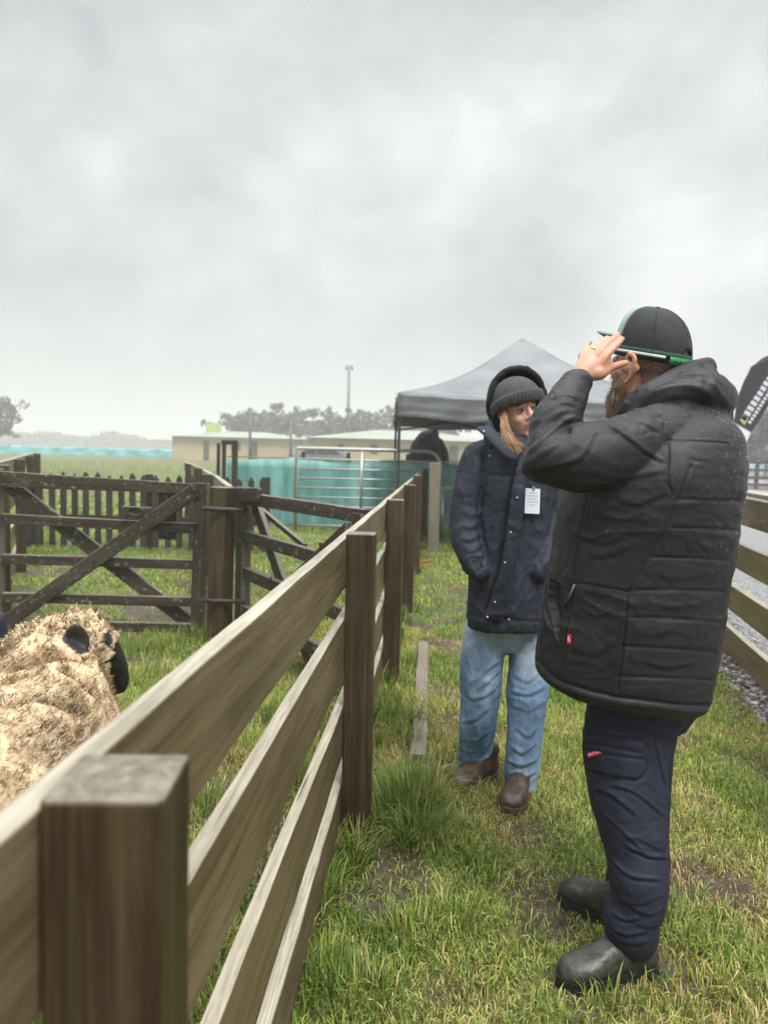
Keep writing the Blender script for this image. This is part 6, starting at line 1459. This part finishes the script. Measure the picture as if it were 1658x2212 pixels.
def field(n, y0, y1, ymap, ln_, wd_, xm=(-.62, .62), pad=.9, dryb=0.0):
    u = rng.random(n); y = ymap(u); half = .53 * y + pad; x = (rng.random(n) * 2 - 1) * half
    md_ = mud_at(x, y); keep = rng.random(n) > md_ * .93
    keep &= ~((x > lane_x(y) - .18) & (x > 1.2))
    ta = (y - PA.y) / (PB.y - PA.y); keep &= ~((np.abs(x - (PA.x + (PB.x - PA.x) * ta)) < .05) & (ta > -.02) & (ta < 1.02) & ~((ta > .55) & (ta < .78)))
    x, y = x[keep], y[keep]; md_ = md_[keep]; n = len(x)
    clump = np.clip(.5 + fnoise(np.stack([x, y], 1), 3.2, 3) * 1.1 + fnoise(np.stack([x, y], 1), 11, 2) * .7, .05, 1.6)
    ln = ln_ * (.55 + .5 * clump) * (.5 + .7 * rng.random(n)) * (1 - .35 * md_); wd = wd_ * (.7 + .6 * rng.random(n))
    lean = np.clip(1.05 + .5 * rng.normal(size=n), .05, 1.6)
    az = rng.random(n) * 6.283
    return blades(x, y, ln, wd, lean, az, pick(n, x, y, dryb + md_ * .8), ground_z(x, y) - .014 * md_ - .004)
def tuft(x, y, n, r, ln, wd=.0042, dark=0.0, spread=.8):
    a = rng.random(n) * 6.283; rr = r * np.sqrt(rng.random(n)); xx = x + rr * np.cos(a); yy = y + rr * np.sin(a)
    az = a + rng.normal(size=n) * .7; lean = np.clip(.15 + spread * (rr / r) + .25 * rng.normal(size=n), .02, 1.75)
    c = PAL[np.clip(rng.normal(1.2 - dark, 1.0, n), 0, 3).astype(int)] * (.7 + .5 * rng.random(n))[:, None]
    k = rng.random(n) < .10; c[k] = PAL[4] * .9
    return blades(xx, yy, ln * (.45 + .65 * rng.random(n)), wd * (.7 + .6 * rng.random(n)), lean, az, c, ground_z(xx, yy) - .004)
near_parts = [field(230000, .9, 6, lambda u: .9 + 5.1 * u ** .62, .076, .0034), field(120000, .9, 4.2, lambda u: .9 + 3.3 * u ** .7, .062, .0032, dryb=.7), field(30000, .9, 4.8, lambda u: .9 + 3.9 * u ** .7, .105, .0042, dryb=.1)]
_near_pal = PAL; PAL = PAL * np.array([.88, 1.08, .55])
far_parts = [field(130000, 5.5, 16, lambda u: 5.5 + 10.5 * u ** .75, .075, .0085, pad=1.5), field(60000, 15, 60, lambda u: 15 + 45 * u ** 1.3, .10, .035, pad=2)]
PAL = _near_pal
tf = []
TUFTS = [(893, 1748, 400, .10, .25), (860, 1775, 260, .09, .20), (915, 1808, 240, .08, .16), (890, 1820, 160, .07, .15), (820, 1720, 150, .08, .15), (840, 1560, 150, .10, .17), (815, 1480, 150, .08, .17), (858, 1480, 110, .07, .13), (868, 1600, 120, .08, .13),
                         (770, 1855, 170, .05, .14), (705, 1850, 170, .05, .15), (740, 1880, 140, .06, .12), (650, 1990, 170, .07, .13), (690, 1945, 140, .06, .13), (1290, 2190, 60, .05, .13), (1330, 2172, 60, .05, .12), (1400, 2150, 50, .06, .08), (1040, 1775, 90, .07, .06), (1150, 1775, 90, .07, .06), (900, 1700, 120, .06, .12), (905, 1556, 70, .05, .09), (885, 1560, 60, .05, .10),
                         (1215, 1650, 170, .09, .13), (1235, 1610, 140, .08, .13), (1630, 1660, 180, .12, .13), (1600, 1740, 140, .12, .11), (1110, 2010, 120, .08, .09), (990, 2000, 160, .09, .10), (880, 2030, 160, .08, .10), (700, 2130, 190, .08, .12), (780, 2180, 160, .08, .11), (1010, 2120, 150, .09, .10), (1500, 1960, 160, .1, .10), (1560, 2070, 160, .1, .10), (1480, 2160, 160, .09, .10), (1630, 2160, 150, .09, .11),
                         (440, 1750, 240, .12, .16), (480, 1850, 220, .10, .16), (430, 1900, 200, .08, .16), (560, 1640, 200, .14, .17), (620, 1560, 200, .14, .17), (330, 1470, 160, .12, .17), (360, 1400, 160, .12, .17), (430, 1385, 160, .12, .17), (300, 1410, 130, .12, .15), (250, 1560, 200, .12, .15), (230, 1600, 200, .1, .15), (690, 1440, 150, .12, .17), (660, 1700, 160, .08, .15),
                         (520, 1345, 120, .12, .18), (460, 1375, 140, .1, .18), (600, 1380, 130, .14, .17), (240, 1400, 100, .12, .14), (1000, 1345, 60, .1, .10), (880, 1440, 80, .05, .17)]
for px, py, n, r, ln in TUFTS:
    g = G(px, py); near = px > 1000
    tf.append(tuft(g.x, g.y, int(n * (.5 if near else 1.0)), r * 1.1, ln * (.8 if near else 1.05), .0036))
for k in range(300):
    y = .95 + 7.5 * random.random() ** .8; x = random.uniform(-.53 * y - .4, .53 * y + .4)
    if x > lane_x(y) - .25: continue
    mdv = mud_at(np.array([x]), np.array([y]))[0]
    if mdv > .5 and random.random() < .8: continue
    ta = (y - PA.y) / (PB.y - PA.y)
    if -.1 < ta < 1.1 and abs(x - (PA.x + (PB.x - PA.x) * ta)) < .13: continue
    s = random.uniform(.5, 1.0); left = x < fence_x(y)
    tf.append(tuft(x, y, int(40 * s) + 14, .06 * s + .03, (.09 if left else .06) * (.6 + .6 * s), .0030))
for y in np.arange(1.0, 10.2, .09):     # ranker growth along the foot of the near fence
    x = fence_x(y) - .07 + random.gauss(0, .035); tf.append(tuft(x, y, 34, .05, random.uniform(.09, .20), .004 + .0004 * y))
for y in np.arange(4.6, 9.5, .16):
    x = lane_x(y) - .30 + random.gauss(0, .06); tf.append(tuft(x, y, 26, .06, random.uniform(.05, .10), .005))
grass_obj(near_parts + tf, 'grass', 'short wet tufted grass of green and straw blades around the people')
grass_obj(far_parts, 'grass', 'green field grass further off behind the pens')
